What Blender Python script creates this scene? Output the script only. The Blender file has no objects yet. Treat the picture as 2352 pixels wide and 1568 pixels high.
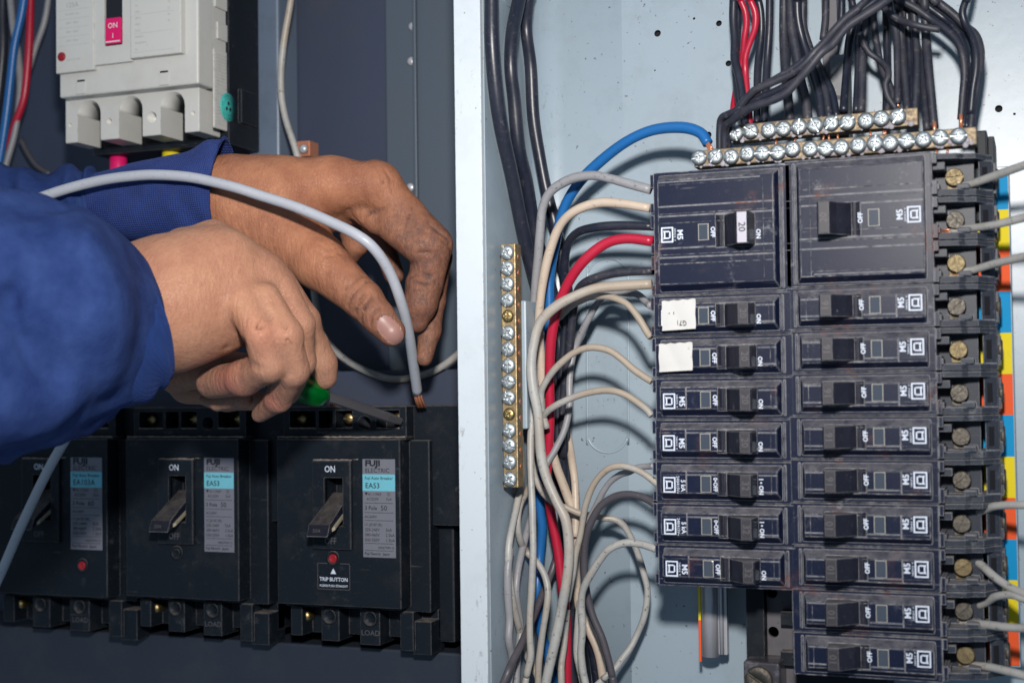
import bpy, bmesh, math, random
import numpy as np
from mathutils import Vector, Matrix
random.seed(7); rng = np.random.default_rng(5)
S = bpy.context.scene
COL = S.collection
# ------------------------------------------------------------------ camera (lengths in this script are in mm, built in m)
YAW, PIT, ROL = [math.radians(a) for a in (20.84, 1.86, -0.74)]
CAM = np.array([160.2, -622.0, -72.3]); FPX = 3200.0
_f = np.array([-math.sin(YAW)*math.cos(PIT), math.cos(YAW)*math.cos(PIT), math.sin(PIT)])
_r0 = np.array([math.cos(YAW), math.sin(YAW), 0.0]); _u0 = np.cross(_r0, _f)
_r = math.cos(ROL)*_r0 + math.sin(ROL)*_u0; _u = -math.sin(ROL)*_r0 + math.cos(ROL)*_u0
def P(px, py, Y):
    """point of the place (mm) seen at px,py of the 2352x1568 photograph, on the plane at depth Y"""
    d = _f + _r*(px-1176)/FPX - _u*(py-784)/FPX
    return CAM + d*(Y-CAM[1])/d[1]
def mmpp(p):   # mm per photograph pixel at a point
    return float((np.asarray(p)-CAM) @ _f)/FPX
cd = bpy.data.cameras.new('camera'); cam = bpy.data.objects.new('camera', cd); COL.objects.link(cam)
cam.matrix_world = Matrix(((_r[0], _u[0], -_f[0], CAM[0]/1000), (_r[1], _u[1], -_f[1], CAM[1]/1000), (_r[2], _u[2], -_f[2], CAM[2]/1000), (0, 0, 0, 1)))
cd.sensor_width = 36; cd.lens = 36*FPX/2352; cd.clip_start = 0.01; cd.clip_end = 20
cd.dof.use_dof = True; cd.dof.focus_distance = 0.695; cd.dof.aperture_fstop = 8.5
S.camera = cam
# ------------------------------------------------------------------ light
w = bpy.data.worlds.new('World'); S.world = w; w.use_nodes = True
bg = w.node_tree.nodes['Background']; bg.inputs[0].default_value = (0.30, 0.42, 0.56, 1); bg.inputs[1].default_value = 0.50
def area(name, loc, target, size, power, color):
    l = bpy.data.lights.new(name, 'AREA'); l.shape = 'DISK'; l.size = size; l.energy = power; l.color = color
    o = bpy.data.objects.new(name, l); COL.objects.link(o); o.location = loc
    o.rotation_euler = (Vector(target)-Vector(loc)).to_track_quat('-Z', 'Y').to_euler(); return o
area('flash_lamp', (0.150, -0.595, 0.105), (-0.10, 0.02, 0.01), 0.046, 2.5, (1.0, 0.955, 0.91)).data.spread = math.radians(105)
area('fill_lamp', (-0.7, -1.4, 1.1), (-0.05, 0, -0.05), 0.9, 1.8, (0.74, 0.84, 1.0))  # added fill light to lift the shadows, not a lamp of the room
S.view_settings.view_transform = 'Standard'; S.view_settings.look = 'None'; S.view_settings.exposure = 0; S.view_settings.gamma = 1
S.render.engine = 'CYCLES'; S.cycles.use_denoising = True; S.cycles.max_bounces = 6; S.cycles.diffuse_bounces = 3
S.cycles.glossy_bounces = 3; S.cycles.transmission_bounces = 5; S.cycles.caustics_reflective = False; S.cycles.caustics_refractive = False
# ------------------------------------------------------------------ materials
def srgb(r, g, b):
    f = lambda c: (c/255/12.92) if c/255 <= 0.04045 else ((c/255+0.055)/1.055)**2.4
    return (f(r), f(g), f(b), 1)
class NT:
    def __init__(s, name):
        s.m = bpy.data.materials.new(name); s.m.use_nodes = True; s.t = s.m.node_tree
        s.b = s.t.nodes['Principled BSDF']; s.tc = None
    def n(s, typ, **kw):
        x = s.t.nodes.new(typ)
        for k, v in kw.items():
            if k.startswith('i_'): x.inputs[k[2:].replace('_', ' ')].default_value = v
            else: setattr(x, k, v)
        return x
    def l(s, a, b): s.t.links.new(a, b)
    def coord(s):
        if not s.tc: s.tc = s.n('ShaderNodeNewGeometry')
        return s.tc.outputs['Position']
    def noise(s, scale, detail=4, rough=0.6, vec=None, stretch=None):
        x = s.n('ShaderNodeTexNoise'); x.inputs['Scale'].default_value = scale; x.inputs['Detail'].default_value = detail; x.inputs['Roughness'].default_value = rough
        v = vec or s.coord()
        if stretch:
            mp = s.n('ShaderNodeMapping'); mp.inputs['Scale'].default_value = stretch; s.l(v, mp.inputs[0]); v = mp.outputs[0]
        s.l(v, x.inputs['Vector']); return x.outputs['Fac']
    def ramp(s, fac, a, b, lo=0.0, hi=1.0):
        x = s.n('ShaderNodeMapRange'); x.inputs[1].default_value = a; x.inputs[2].default_value = b; x.inputs[3].default_value = lo; x.inputs[4].default_value = hi
        s.l(fac, x.inputs[0]); return x.outputs[0]
    def math(s, op, a, b=None):
        x = s.n('ShaderNodeMath', operation=op)
        for i, v in enumerate((a, b)):
            if v is None: continue
            if isinstance(v, (int, float)): x.inputs[i].default_value = v
            else: s.l(v, x.inputs[i])
        return x.outputs[0]
    def mix(s, fac, a, b):
        x = s.n('ShaderNodeMix', data_type='RGBA')
        for i, v in ((0, fac), (6, a), (7, b)):
            if isinstance(v, (int, float, tuple)): x.inputs[i].default_value = v
            else: s.l(v, x.inputs[i])
        return x.outputs[2]
    def bump(s, h, strength=0.3, dist=0.0003):
        x = s.n('ShaderNodeBump'); x.inputs['Strength'].default_value = strength; x.inputs['Distance'].default_value = dist
        s.l(h, x.inputs['Height']); s.l(x.outputs[0], s.b.inputs['Normal']); return x
    def set(s, col=None, rough=None, metal=None, spec=None):
        for k, v in (('Base Color', col), ('Roughness', rough), ('Metallic', metal), ('Specular IOR Level', spec)):
            if v is None: continue
            if isinstance(v, (int, float, tuple)): s.b.inputs[k].default_value = v
            else: s.l(v, s.b.inputs[k])
        return s
def edge_mask(n, radius=0.00055, lo=0.995, hi=0.93):
    bv = n.n('ShaderNodeBevel'); bv.samples = 6; bv.inputs[0].default_value = radius
    g = n.n('ShaderNodeNewGeometry'); d = n.n('ShaderNodeVectorMath', operation='DOT_PRODUCT')
    n.l(bv.outputs[0], d.inputs[0]); n.l(g.outputs['Normal'], d.inputs[1])
    return n.ramp(d.outputs['Value'], lo, hi), g
def black_plastic(name, base=(0.0050, 0.0085, 0.026, 1), dust=(0.24, 0.23, 0.24, 1), amt=0.5, rust=0.0, edge=0.75, rough=0.36):
    n = NT(name); e, g = edge_mask(n)
    brk = n.ramp(n.noise(260, 5, 0.7), 0.30, 0.55)
    em = n.math('MULTIPLY', n.math('MULTIPLY', e, brk), edge)
    sx = n.n('ShaderNodeSeparateXYZ'); n.l(g.outputs['Normal'], sx.inputs[0])
    up = n.ramp(sx.outputs['Z'], 0.35, 0.95)
    up_dust_lit = n.math('MULTIPLY', n.math('MULTIPLY', up, n.ramp(n.noise(180, 6, 0.7), 0.2, 0.7)), min(1, amt*1.6))  # settled dust on upward faces, boosted to paint the top chamfers as lit
    film = n.math('MULTIPLY', n.ramp(n.noise(45, 8, 0.72), 0.52, 0.84), 0.12*amt)
    speck = n.math('MULTIPLY', n.ramp(n.noise(1500, 2, 0.5), 0.66, 0.74), 0.35*amt)
    scr = n.math('MULTIPLY', n.ramp(n.noise(500, 3, 0.5, stretch=(0.08, 1, 1.0)), 0.68, 0.76), 0.25)
    m = n.math('MAXIMUM', n.math('MAXIMUM', em, up_dust_lit), n.math('MAXIMUM', film, n.math('MAXIMUM', speck, scr)))
    scf = n.math('MULTIPLY', n.math('MULTIPLY', n.ramp(n.noise(120, 6, 0.8), 0.56, 0.70), n.ramp(n.noise(28, 3), 0.50, 0.62)), 0.55*edge)
    c = n.mix(m, base, dust); c = n.mix(n.math('MAXIMUM', scf, n.math('MULTIPLY', em, 0.8)), c, (0.33, 0.34, 0.36, 1))
    if rust > 0:
        c = n.mix(n.math('MULTIPLY', n.math('MULTIPLY', n.ramp(n.noise(45, 3, 0.6), 0.60, 0.66), n.math('MULTIPLY', n.ramp(n.noise(400, 4, 0.7), 0.42, 0.6), n.math('MAXIMUM', e, 0.12))), rust), c, (0.24, 0.07, 0.02, 1))
    n.set(c, n.ramp(m, 0, 0.6, rough, 0.8), 0, 0.18)
    n.bump(n.noise(900, 4, 0.6), 0.08, 0.0002); return n.m
def paint(name, col, rough=0.35, dirt=(0.10, 0.10, 0.10, 1), spots=0.6, smear=0.12, spec=0.5, edge=0.0):
    n = NT(name)
    sp = n.math('MULTIPLY', n.ramp(n.noise(420, 2, 0.5), 0.715, 0.735), spots)
    sm = n.math('MULTIPLY', n.ramp(n.noise(22, 8, 0.75), 0.50, 0.78), smear)
    sc = n.math('MULTIPLY', n.math('MULTIPLY', n.ramp(n.noise(300, 5, 0.85, stretch=(1, 1, 0.35)), 0.59, 0.66), n.ramp(n.noise(16, 2), 0.50, 0.60)), spots*0.6)
    m = n.math('MAXIMUM', sc, n.math('MAXIMUM', sp, sm))
    if edge > 0:
        e, g = edge_mask(n, 0.0008); m = n.math('MAXIMUM', m, n.math('MULTIPLY', n.math('MULTIPLY', e, n.ramp(n.noise(300, 4), 0.5, 0.6)), edge))
    n.set(n.mix(m, col, dirt), rough, 0, spec); n.bump(n.noise(160, 3, 0.5), 0.12, 0.0004); return n.m
def wire_mat(name, col, grime_shade=(0.03, 0.028, 0.03, 1), amt=0.55, rough=0.42, warm=None):
    n = NT(name)
    a = n.math('MULTIPLY', n.ramp(n.noise(380, 4, 0.75), 0.58, 0.67), amt)
    b = n.math('MULTIPLY', n.ramp(n.noise(60, 5, 0.7), 0.42, 0.75), amt*0.45)
    c = n.mix(n.math('MAXIMUM', a, b), col, grime_shade)
    if warm: c = n.mix(n.ramp(n.noise(16, 3), 0.50, 0.66, 0, 0.75), c, warm)
    n.set(c, rough, 0, 0.4); n.bump(n.noise(350, 3), 0.2, 0.0003); return n.m
def metal(name, col, rough=0.3, tarn=(0.08, 0.08, 0.08, 1), amt=0.4, scale=700):
    n = NT(name); f = n.noise(scale, 5, 0.7)
    m = n.math('MULTIPLY', n.ramp(f, 0.45, 0.68), amt)
    n.set(n.mix(m, col, tarn), n.ramp(f, 0.3, 0.8, rough, min(1, rough+0.35)), 1.0); n.bump(f, 0.4, 0.0003); return n.m
def flat(name, col, rough=0.5, spec=0.3, metal_=0.0):
    n = NT(name); n.set(n.mix(n.ramp(n.noise(300, 4), 0.4, 0.8, 0, 0.12), col, tuple(c*0.5 for c in col[:3])+(1,)), rough, metal_, spec); return n.m
def skin(name, base, deep, dirt, sss=0.10):
    n = NT(name)
    at = n.n('ShaderNodeAttribute', attribute_name='grime_shade'); an = n.n('ShaderNodeAttribute', attribute_name='nail'); ar = n.n('ShaderNodeAttribute', attribute_name='flush')
    c = n.mix(n.ramp(n.noise(55, 5, 0.65), 0.35, 0.70), base, deep)
    c = n.mix(n.math('MULTIPLY', ar.outputs['Fac'], 0.55), c, (0.52, 0.15, 0.11, 1))
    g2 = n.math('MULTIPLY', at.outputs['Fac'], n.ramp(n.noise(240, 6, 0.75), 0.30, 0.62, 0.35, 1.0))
    c = n.mix(g2, c, dirt)  # dirt colour also carries the painted crease and underside shade
    c = n.mix(n.math('MULTIPLY', n.ramp(n.noise(1500, 2), 0.68, 0.74), 0.12), c, dirt)
    c = n.mix(an.outputs['Fac'], c, (0.27, 0.145, 0.125, 1))
    n.set(c, n.mix(an.outputs['Fac'], (0.52,)*3+(1,), (0.40,)*3+(1,)), 0, 0.32)
    n.b.inputs['Subsurface Weight'].default_value = sss; n.b.inputs['Subsurface Radius'].default_value = (0.004, 0.0016, 0.0009); n.b.inputs['Subsurface Scale'].default_value = 1.0
    vo = n.n('ShaderNodeTexVoronoi', feature='DISTANCE_TO_EDGE'); vo.inputs['Scale'].default_value = 780
    nz = n.n('ShaderNodeTexNoise'); nz.inputs['Scale'].default_value = 300; mp = n.n('ShaderNodeMapping'); mp.inputs['Scale'].default_value = (0.55, 1, 1); n.l(n.coord(), mp.inputs[0])
    ad = n.n('ShaderNodeMix', data_type='VECTOR'); ad.inputs[0].default_value = 0.002; n.l(mp.outputs[0], ad.inputs[4]); n.l(nz.outputs['Color'], ad.inputs[5]); n.l(ad.outputs[1], vo.inputs['Vector'])
    h1 = n.ramp(vo.outputs['Distance'], 0.0, 0.12)
    wr = n.noise(150, 4, 0.7, stretch=(2.4, 1, 0.7))
    h = n.math('ADD', n.math('MULTIPLY', h1, 0.16), n.math('MULTIPLY', wr, 2.2))
    h = n.math('MULTIPLY', h, n.ramp(an.outputs['Fac'], 0, 1, 1, 0))
    n.bump(h, 0.75, 0.0007); return n.m
def cloth(name, col, col2, scale, stretch, strength=0.6, fold=True):
    n = NT(name)
    wv = n.n('ShaderNodeTexWave', wave_type='BANDS', bands_direction='Z'); wv.inputs['Scale'].default_value = scale; wv.inputs['Distortion'].default_value = 1.2; wv.inputs['Detail'].default_value = 2; wv.inputs['Detail Scale'].default_value = 2
    wx = n.n('ShaderNodeTexWave', wave_type='BANDS', bands_direction='X'); wx.inputs['Scale'].default_value = scale*stretch; wx.inputs['Distortion'].default_value = 1.5
    n.l(n.coord(), wv.inputs[0]); n.l(n.coord(), wx.inputs[0])
    k = n.math('MULTIPLY', wv.outputs['Fac'], wx.outputs['Fac'])
    n.set(n.mix(n.math('ADD', n.math('MULTIPLY', k, 0.6), n.ramp(n.noise(60, 5), 0.3, 0.8, 0, 0.5)), col, col2), 0.88, 0, 0.15)
    n.b.inputs['Sheen Weight'].default_value = 0.15; n.b.inputs['Sheen Tint'].default_value = (0.25, 0.35, 0.9, 1)
    n.bump(n.math('ADD', k, n.noise(90, 4)), strength, 0.0008); return n.m
M = {}
M['breaker'] = black_plastic('breaker_black', amt=0.42, rust=1.0, edge=0.9)
M['breaker2'] = black_plastic('terminal_black', base=(0.028, 0.033, 0.046, 1), amt=0.9, edge=0.7, rough=0.4)
M['fuji'] = black_plastic('dusty_black', base=(0.0055, 0.0090, 0.014, 1), dust=(0.20, 0.17, 0.155, 1), amt=0.7, edge=0.22, rough=0.5)
M['handle'] = black_plastic('handle_black', base=(0.012, 0.013, 0.022, 1), amt=0.40, edge=0.5, rough=0.3)
M['ink'] = flat('white_ink', (0.55, 0.60, 0.70, 1), 0.6)
M['relief'] = flat('relief_grey', (0.075, 0.072, 0.08, 1), 0.5)
M['window'] = flat('indicator_clear', (0.045, 0.055, 0.075, 1), 0.12, 0.9)
M['winrim'] = flat('indicator_rim', (0.27, 0.26, 0.23, 1), 0.4)
M['panel'] = paint('enclosure_paint', (0.255, 0.318, 0.370, 1), 0.36, smear=0.26, spots=0.9)
M['post'] = paint('door_post_paint', (0.45, 0.50, 0.54, 1), 0.42, dirt=(0.13, 0.11, 0.10, 1), spots=0.8, smear=0.16, edge=0.7)
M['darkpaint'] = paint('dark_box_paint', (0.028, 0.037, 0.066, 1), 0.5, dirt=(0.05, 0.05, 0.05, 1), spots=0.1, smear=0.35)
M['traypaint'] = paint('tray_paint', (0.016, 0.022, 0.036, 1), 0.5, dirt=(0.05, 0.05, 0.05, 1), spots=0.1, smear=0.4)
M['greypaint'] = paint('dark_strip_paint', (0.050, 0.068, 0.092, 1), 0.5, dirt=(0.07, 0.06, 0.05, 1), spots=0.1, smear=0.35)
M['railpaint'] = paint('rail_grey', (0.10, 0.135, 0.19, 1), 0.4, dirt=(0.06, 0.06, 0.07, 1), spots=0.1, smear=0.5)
M['white'] = paint('aged_white_plastic', (0.50, 0.50, 0.475, 1), 0.42, dirt=(0.20, 0.17, 0.13, 1), spots=0.15, smear=0.22, edge=0.45)
M['label'] = flat('printed_label_white', (0.60, 0.61, 0.61, 1), 0.35)
M['tag'] = flat('silver_tag', (0.14, 0.145, 0.175, 1), 0.45, 0.4)
M['paper'] = paint('sticker_paper', (0.48, 0.475, 0.46, 1), 0.7, dirt=(0.25, 0.24, 0.24, 1), spots=0.4, smear=0.25)
M['cyan'] = flat('cyan_band', (0.13, 0.40, 0.49, 1), 0.5)
M['black'] = flat('black_ink', (0.012, 0.012, 0.018, 1), 0.5)
M['grey_ink'] = flat('faded_ink', (0.32, 0.33, 0.35, 1), 0.5)
M['hole'] = flat('hole_dark', (0.006, 0.006, 0.009, 1), 0.8)
M['rusthole'] = flat('rusty_hole', (0.05, 0.025, 0.018, 1), 0.8)
M['magenta'] = flat('magenta', (0.62, 0.010, 0.12, 1), 0.35)
M['redbtn'] = flat('red_button', (0.26, 0.012, 0.02, 1), 0.4)
M['teal'] = flat('teal_sticker', (0.05, 0.40, 0.36, 1), 0.45)
M['zinc'] = metal('zinc_screw', (0.46, 0.51, 0.53, 1), 0.42, (0.24, 0.24, 0.27, 1), 0.7)
M['crust'] = paint('corroded_zinc', (0.30, 0.29, 0.33, 1), 0.6, dirt=(0.10, 0.06, 0.05, 1), spots=0.8, smear=0.45)
M['bronze'] = metal('bronze_screw', (0.34, 0.26, 0.12, 1), 0.3, (0.12, 0.08, 0.05, 1), 0.5)
M['dullscrew'] = metal('dull_screw', (0.13, 0.12, 0.105, 1), 0.5, (0.07, 0.06, 0.05, 1), 0.7)
M['goldscrew'] = metal('brass_screw', (0.21, 0.17, 0.10, 1), 0.5, (0.16, 0.12, 0.08, 1), 0.6)
M['brass'] = metal('brass_bar', (0.36, 0.27, 0.15, 1), 0.40, (0.15, 0.11, 0.08, 1), 0.8, 500)
M['brownbar'] = metal('tarnished_bar', (0.24, 0.19, 0.13, 1), 0.5, (0.12, 0.105, 0.10, 1), 0.8, 500)
M['copper'] = flat('copper', (0.50, 0.19, 0.10, 1), 0.3, 0.9, 0.45)
M['slot'] = flat('slot_shadow', (0.02, 0.02, 0.02, 1), 0.7)
M['dustline'] = (lambda n: (n.set(n.mix(n.math('MULTIPLY', n.ramp(n.noise(330, 4, 0.7), 0.40, 0.66), n.ramp(n.noise(60, 3), 0.38, 0.60, 0.25, 1)), (0.014, 0.017, 0.035, 1), (0.33, 0.32, 0.31, 1)), 0.8, 0, 0.2), n.m)[1])(NT('dust_in_seams'))
M['rod'] = flat('dirty_steel', (0.42, 0.42, 0.45, 1), 0.30, 0.8, 0.35)
M['duststuff'] = flat('grey_dust', (0.20, 0.17, 0.15, 1), 0.95, 0.1)
M['cream'] = flat('dirty_cream', (0.28, 0.25, 0.19, 1), 0.6)
M['toggleface'] = flat('toggle_face', (0.030, 0.028, 0.034, 1), 0.45)
M['palegloss'] = flat('worn_pale_toggle', (0.42, 0.40, 0.46, 1), 0.25, 0.6)
M['clamp'] = paint('scuffed_grey_clamp', (0.085, 0.09, 0.10, 1), 0.4, dirt=(0.38, 0.38, 0.40, 1), spots=0.8, smear=0.5)
M['slim'] = black_plastic('toggle_black', base=(0.007, 0.009, 0.018, 1), dust=(0.20, 0.17, 0.14, 1), amt=0.28, edge=0.4, rough=0.28)
M['lug'] = paint('corroded_lug', (0.030, 0.027, 0.034, 1), 0.3, dirt=(0.34, 0.32, 0.34, 1), spots=0.6, smear=0.9, spec=0.8)
M['busbar'] = paint('speckled_bus', (0.085, 0.08, 0.09, 1), 0.6, dirt=(0.02, 0.018, 0.02, 1), spots=1.0, smear=0.8)
M['blue_strip'] = paint('strip_blue', (0.0, 0.22, 0.46, 1), 0.6, spots=0.3, smear=0.10, spec=0.15)
M['yellow_strip'] = paint('strip_yellow', (0.62, 0.50, 0.012, 1), 0.6, spots=0.3, smear=0.10, spec=0.15)
M['orange_strip'] = paint('strip_orange', (0.66, 0.085, 0.02, 1), 0.6, spots=0.3, smear=0.10, spec=0.15)
M['w_white'] = wire_mat('wire_dirty_white', (0.335, 0.33, 0.315, 1), warm=(0.31, 0.245, 0.18, 1), amt=0.75)
M['w_grey'] = wire_mat('wire_grey', (0.235, 0.235, 0.25, 1))
M['w_beige'] = wire_mat('wire_beige', (0.44, 0.36, 0.29, 1), amt=0.35)
M['w_black'] = wire_mat('wire_black', (0.011, 0.014, 0.026, 1), grime_shade=(0.075, 0.07, 0.075, 1), amt=0.5, rough=0.36)
M['w_dusty'] = wire_mat('wire_dusty_black', (0.018, 0.020, 0.032, 1), grime_shade=(0.11, 0.10, 0.105, 1), amt=0.75, rough=0.5)
M['w_brown'] = wire_mat('wire_brown_grey', (0.060, 0.055, 0.066, 1), grime_shade=(0.12, 0.11, 0.11, 1), amt=0.6)
M['w_red'] = wire_mat('wire_red', (0.36, 0.010, 0.034, 1), grime_shade=(0.20, 0.03, 0.04, 1), amt=0.4, rough=0.35)
M['w_blue'] = wire_mat('wire_blue', (0.010, 0.10, 0.30, 1), grime_shade=(0.02, 0.07, 0.15, 1), amt=0.5, rough=0.35)
M['w_cable'] = wire_mat('cable_grey', (0.35, 0.37, 0.415, 1), grime_shade=(0.16, 0.15, 0.17, 1), amt=0.35, rough=0.4)
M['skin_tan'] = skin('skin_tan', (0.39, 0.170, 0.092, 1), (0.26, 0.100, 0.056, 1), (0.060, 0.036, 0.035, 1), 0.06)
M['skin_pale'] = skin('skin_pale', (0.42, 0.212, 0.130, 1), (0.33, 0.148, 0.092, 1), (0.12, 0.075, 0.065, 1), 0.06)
M['knit'] = cloth('blue_knit', (0.011, 0.024, 0.110, 1), (0.042, 0.075, 0.27, 1), 300, 0.8, 1.0)
M['cloth'] = (lambda n: (n.set(n.mix(n.ramp(n.noise(70, 5), 0.3, 0.75), (0.010, 0.024, 0.100, 1), (0.026, 0.052, 0.165, 1)), 0.9, 0, 0.15), n.bump(n.math('ADD', n.noise(1400, 2), n.math('MULTIPLY', n.noise(70, 4), 3)), 0.4, 0.0012), n.m)[2])(NT('blue_cloth_weave'))
M['cloth_old'] = cloth('blue_cloth', (0.017, 0.036, 0.135, 1), (0.034, 0.066, 0.20, 1), 800, 1.0, 0.35)
M['knit2'] = cloth('blue_knit_cuff', (0.007, 0.022, 0.092, 1), (0.014, 0.036, 0.14, 1), 420, 0.5, 0.5)
g = NT('green_handle'); g.set((0.0, 0.14, 0.02, 1), 0.15, 0, 0.6); g.b.inputs['Transmission Weight'].default_value = 0.45; g.bump(g.noise(300, 3), 0.2, 0.0005); M['green'] = g.m
M['shaft'] = paint('screwdriver_steel', (0.070, 0.068, 0.075, 1), 0.22, dirt=(0.05, 0.04, 0.04, 1), spots=0.8, smear=0.6, spec=0.9, edge=0.5)
# ------------------------------------------------------------------ mesh helpers
def V(a): return Vector((float(a[0]), float(a[1]), float(a[2])))
class MB:
    def __init__(s): s.bm = bmesh.new(); s.mats = []; s.cur = 0
    def use(s, m):
        if m not in s.mats: s.mats.append(m)
        s.cur = s.mats.index(m); return s
    def _merge(s, b, smooth=False):
        me = bpy.data.meshes.new('tmp'); b.to_mesh(me); b.free(); k = len(s.bm.faces); s.bm.from_mesh(me); bpy.data.meshes.remove(me)
        s.bm.faces.ensure_lookup_table()
        for i in range(k, len(s.bm.faces)):
            s.bm.faces[i].material_index = s.cur
            if smooth: s.bm.faces[i].smooth = True
        return s
    def hexa(s, pts, bev=0.0, seg=2):
        """8 corners: bottom ring 4 then top ring 4"""
        b = bmesh.new(); v = [b.verts.new(V(p)) for p in pts]
        for f in ((3, 2, 1, 0), (4, 5, 6, 7), (0, 1, 5, 4), (1, 2, 6, 5), (2, 3, 7, 6), (3, 0, 4, 7)): b.faces.new([v[i] for i in f])
        bmesh.ops.recalc_face_normals(b, faces=b.faces)
        if bev > 0: bmesh.ops.bevel(b, geom=list(b.edges), offset=bev, segments=seg, profile=0.6, affect='EDGES', clamp_overlap=True)
        return s._merge(b)
    def box(s, x0, x1, y0, y1, z0, z1, bev=0.0, seg=2):
        return s.hexa([(x0, y0, z0), (x1, y0, z0), (x1, y1, z0), (x0, y1, z0), (x0, y0, z1), (x1, y0, z1), (x1, y1, z1), (x0, y1, z1)], bev, seg)
    def prism(s, pts, vec, bev=0.0):
        """polygon of 3D points pushed along vec"""
        b = bmesh.new(); lo = [b.verts.new(V(p)) for p in pts]; hi = [b.verts.new(V(p)+V(vec)) for p in pts]; n = len(pts)
        b.faces.new(lo); b.faces.new(hi[::-1])
        for i in range(n): b.faces.new((lo[i], hi[i], hi[(i+1) % n], lo[(i+1) % n]))
        bmesh.ops.recalc_face_normals(b, faces=b.faces)
        if bev > 0: bmesh.ops.bevel(b, geom=list(b.edges), offset=bev, segments=2, profile=0.6, affect='EDGES', clamp_overlap=True)
        return s._merge(b)
    def lathe(s, c, axis, prof, n=24, smooth=True):
        """prof: (distance along axis, radius)"""
        a = V(axis).normalized(); t = a.orthogonal().normalized(); u = a.cross(t); b = bmesh.new(); rings = []
        for (h, r) in prof:
            if r < 1e-6: rings.append([b.verts.new(V(c)+a*h)])
            else: rings.append([b.verts.new(V(c)+a*h+t*(r*math.cos(2*math.pi*k/n))+u*(r*math.sin(2*math.pi*k/n))) for k in range(n)])
        for A, B in zip(rings, rings[1:]):
            for k in range(n):
                k2 = (k+1) % n
                if len(A) == 1 and len(B) == 1: continue
                if len(A) == 1: b.faces.new((A[0], B[k], B[k2]))
                elif len(B) == 1: b.faces.new((A[k], A[k2], B[0]))
                else: b.faces.new((A[k], A[k2], B[k2], B[k]))
        for R_, in ((rings[0],), (rings[-1],)):
            if len(R_) > 1: b.faces.new(R_)
        bmesh.ops.recalc_face_normals(b, faces=b.faces); return s._merge(b, smooth)
    def tube(s, pts, rad, n=14, flat_=1.0, wob=None, caps=True):
        pts = [V(p) for p in pts]; m = len(pts); b = bmesh.new(); rings = []; t0 = (pts[1]-pts[0]).normalized(); nrm = t0.orthogonal().normalized()
        for i in range(m):
            t = (pts[min(i+1, m-1)]-pts[max(i-1, 0)]).normalized(); nrm = (nrm-t*nrm.dot(t)).normalized(); bi = t.cross(nrm)
            r = rad[i] if hasattr(rad, '__len__') else rad
            ring = []
            for k in range(n):
                a = 2*math.pi*k/n; rr = r*(wob(i, a) if wob else 1)
                ring.append(b.verts.new(pts[i]+nrm*(rr*math.cos(a))+bi*(rr*flat_*math.sin(a))))
            rings.append(ring)
        for A, B in zip(rings, rings[1:]):
            for k in range(n): b.faces.new((A[k], A[(k+1) % n], B[(k+1) % n], B[k]))
        if caps: b.faces.new(rings[0]); b.faces.new(rings[-1])
        bmesh.ops.recalc_face_normals(b, faces=b.faces); return s._merge(b, True)
    def grid(s, rings, close=True, caps=False):
        b = bmesh.new(); R_ = [[b.verts.new(V(p)) for p in r] for r in rings]
        for A, B in zip(R_, R_[1:]):
            n = len(A)
            for k in range(n if close else n-1): b.faces.new((A[k], A[(k+1) % n], B[(k+1) % n], B[k]))
        if caps: b.faces.new(R_[0]); b.faces.new(R_[-1])
        bmesh.ops.recalc_face_normals(b, faces=b.faces); return s._merge(b, True)
    def text(s, txt, size, org, right, up, bold=0.0, align='CENTER', squash=1.0, depth=0.03):
        """lettering lying in the plane of right/up, its middle at org"""
        cu = bpy.data.curves.new('t', 'FONT'); cu.body = txt; cu.size = size; cu.align_x = align; cu.align_y = 'CENTER'; cu.offset = bold*size; cu.resolution_u = 2; cu.extrude = 0
        o = bpy.data.objects.new('t', cu); COL.objects.link(o); dg = bpy.context.evaluated_depsgraph_get()
        me = bpy.data.meshes.new_from_object(o.evaluated_get(dg)); bpy.data.objects.remove(o); bpy.data.curves.remove(cu)
        R_, U_ = V(right).normalized(), V(up).normalized(); N_ = R_.cross(U_)
        b = bmesh.new(); b.from_mesh(me); bpy.data.meshes.remove(me)
        for v in b.verts: v.co = V(org)+R_*(v.co.x*squash)+U_*v.co.y+N_*depth
        return s._merge(b)
    def build(s, name, mat=None, parent=None, loc=None):
        me = bpy.data.meshes.new(name); o = bpy.data.objects.new(name, me)
        L = Vector((0, 0, 0)) if loc is None else V(loc)
        for v in s.bm.verts: v.co = (v.co-L)*0.001
        s.bm.to_mesh(me); s.bm.free()
        for m in (s.mats or [mat]): me.materials.append(M[m] if isinstance(m, str) else m)
        COL.objects.link(o)
        if parent is not None: o.parent = parent
        else: o.location = L*0.001
        return o
def tag(o, label=None, cat=None, group=None, kind=None):
    if label: o['label'] = label
    if cat: o['category'] = cat
    if group: o['group'] = group
    if kind: o['kind'] = kind
    return o
def empty(name, loc, label, cat, group=None, rot=None):
    o = bpy.data.objects.new(name, None); COL.objects.link(o); o.location = V(loc)*0.001; o.empty_display_size = 0.01
    if rot: o.rotation_euler = rot
    return tag(o, label, cat, group)
def cut(o, cutter_mb):
    c = cutter_mb.build('cutter', 'hole'); c.location = o.location if o.parent is None else (0, 0, 0)
    if o.parent is not None: par = o.parent; o.parent = None; o.location = (0, 0, 0)
    else: par = None
    m = o.modifiers.new('b', 'BOOLEAN'); m.operation = 'DIFFERENCE'; m.solver = 'EXACT'; m.use_self = True; m.object = c
    dg = bpy.context.evaluated_depsgraph_get(); dg.update(); me = bpy.data.meshes.new_from_object(o.evaluated_get(dg)); o.modifiers.clear(); o.data = me
    bpy.data.objects.remove(c)
    if par is not None: o.parent = par
    return o
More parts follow.
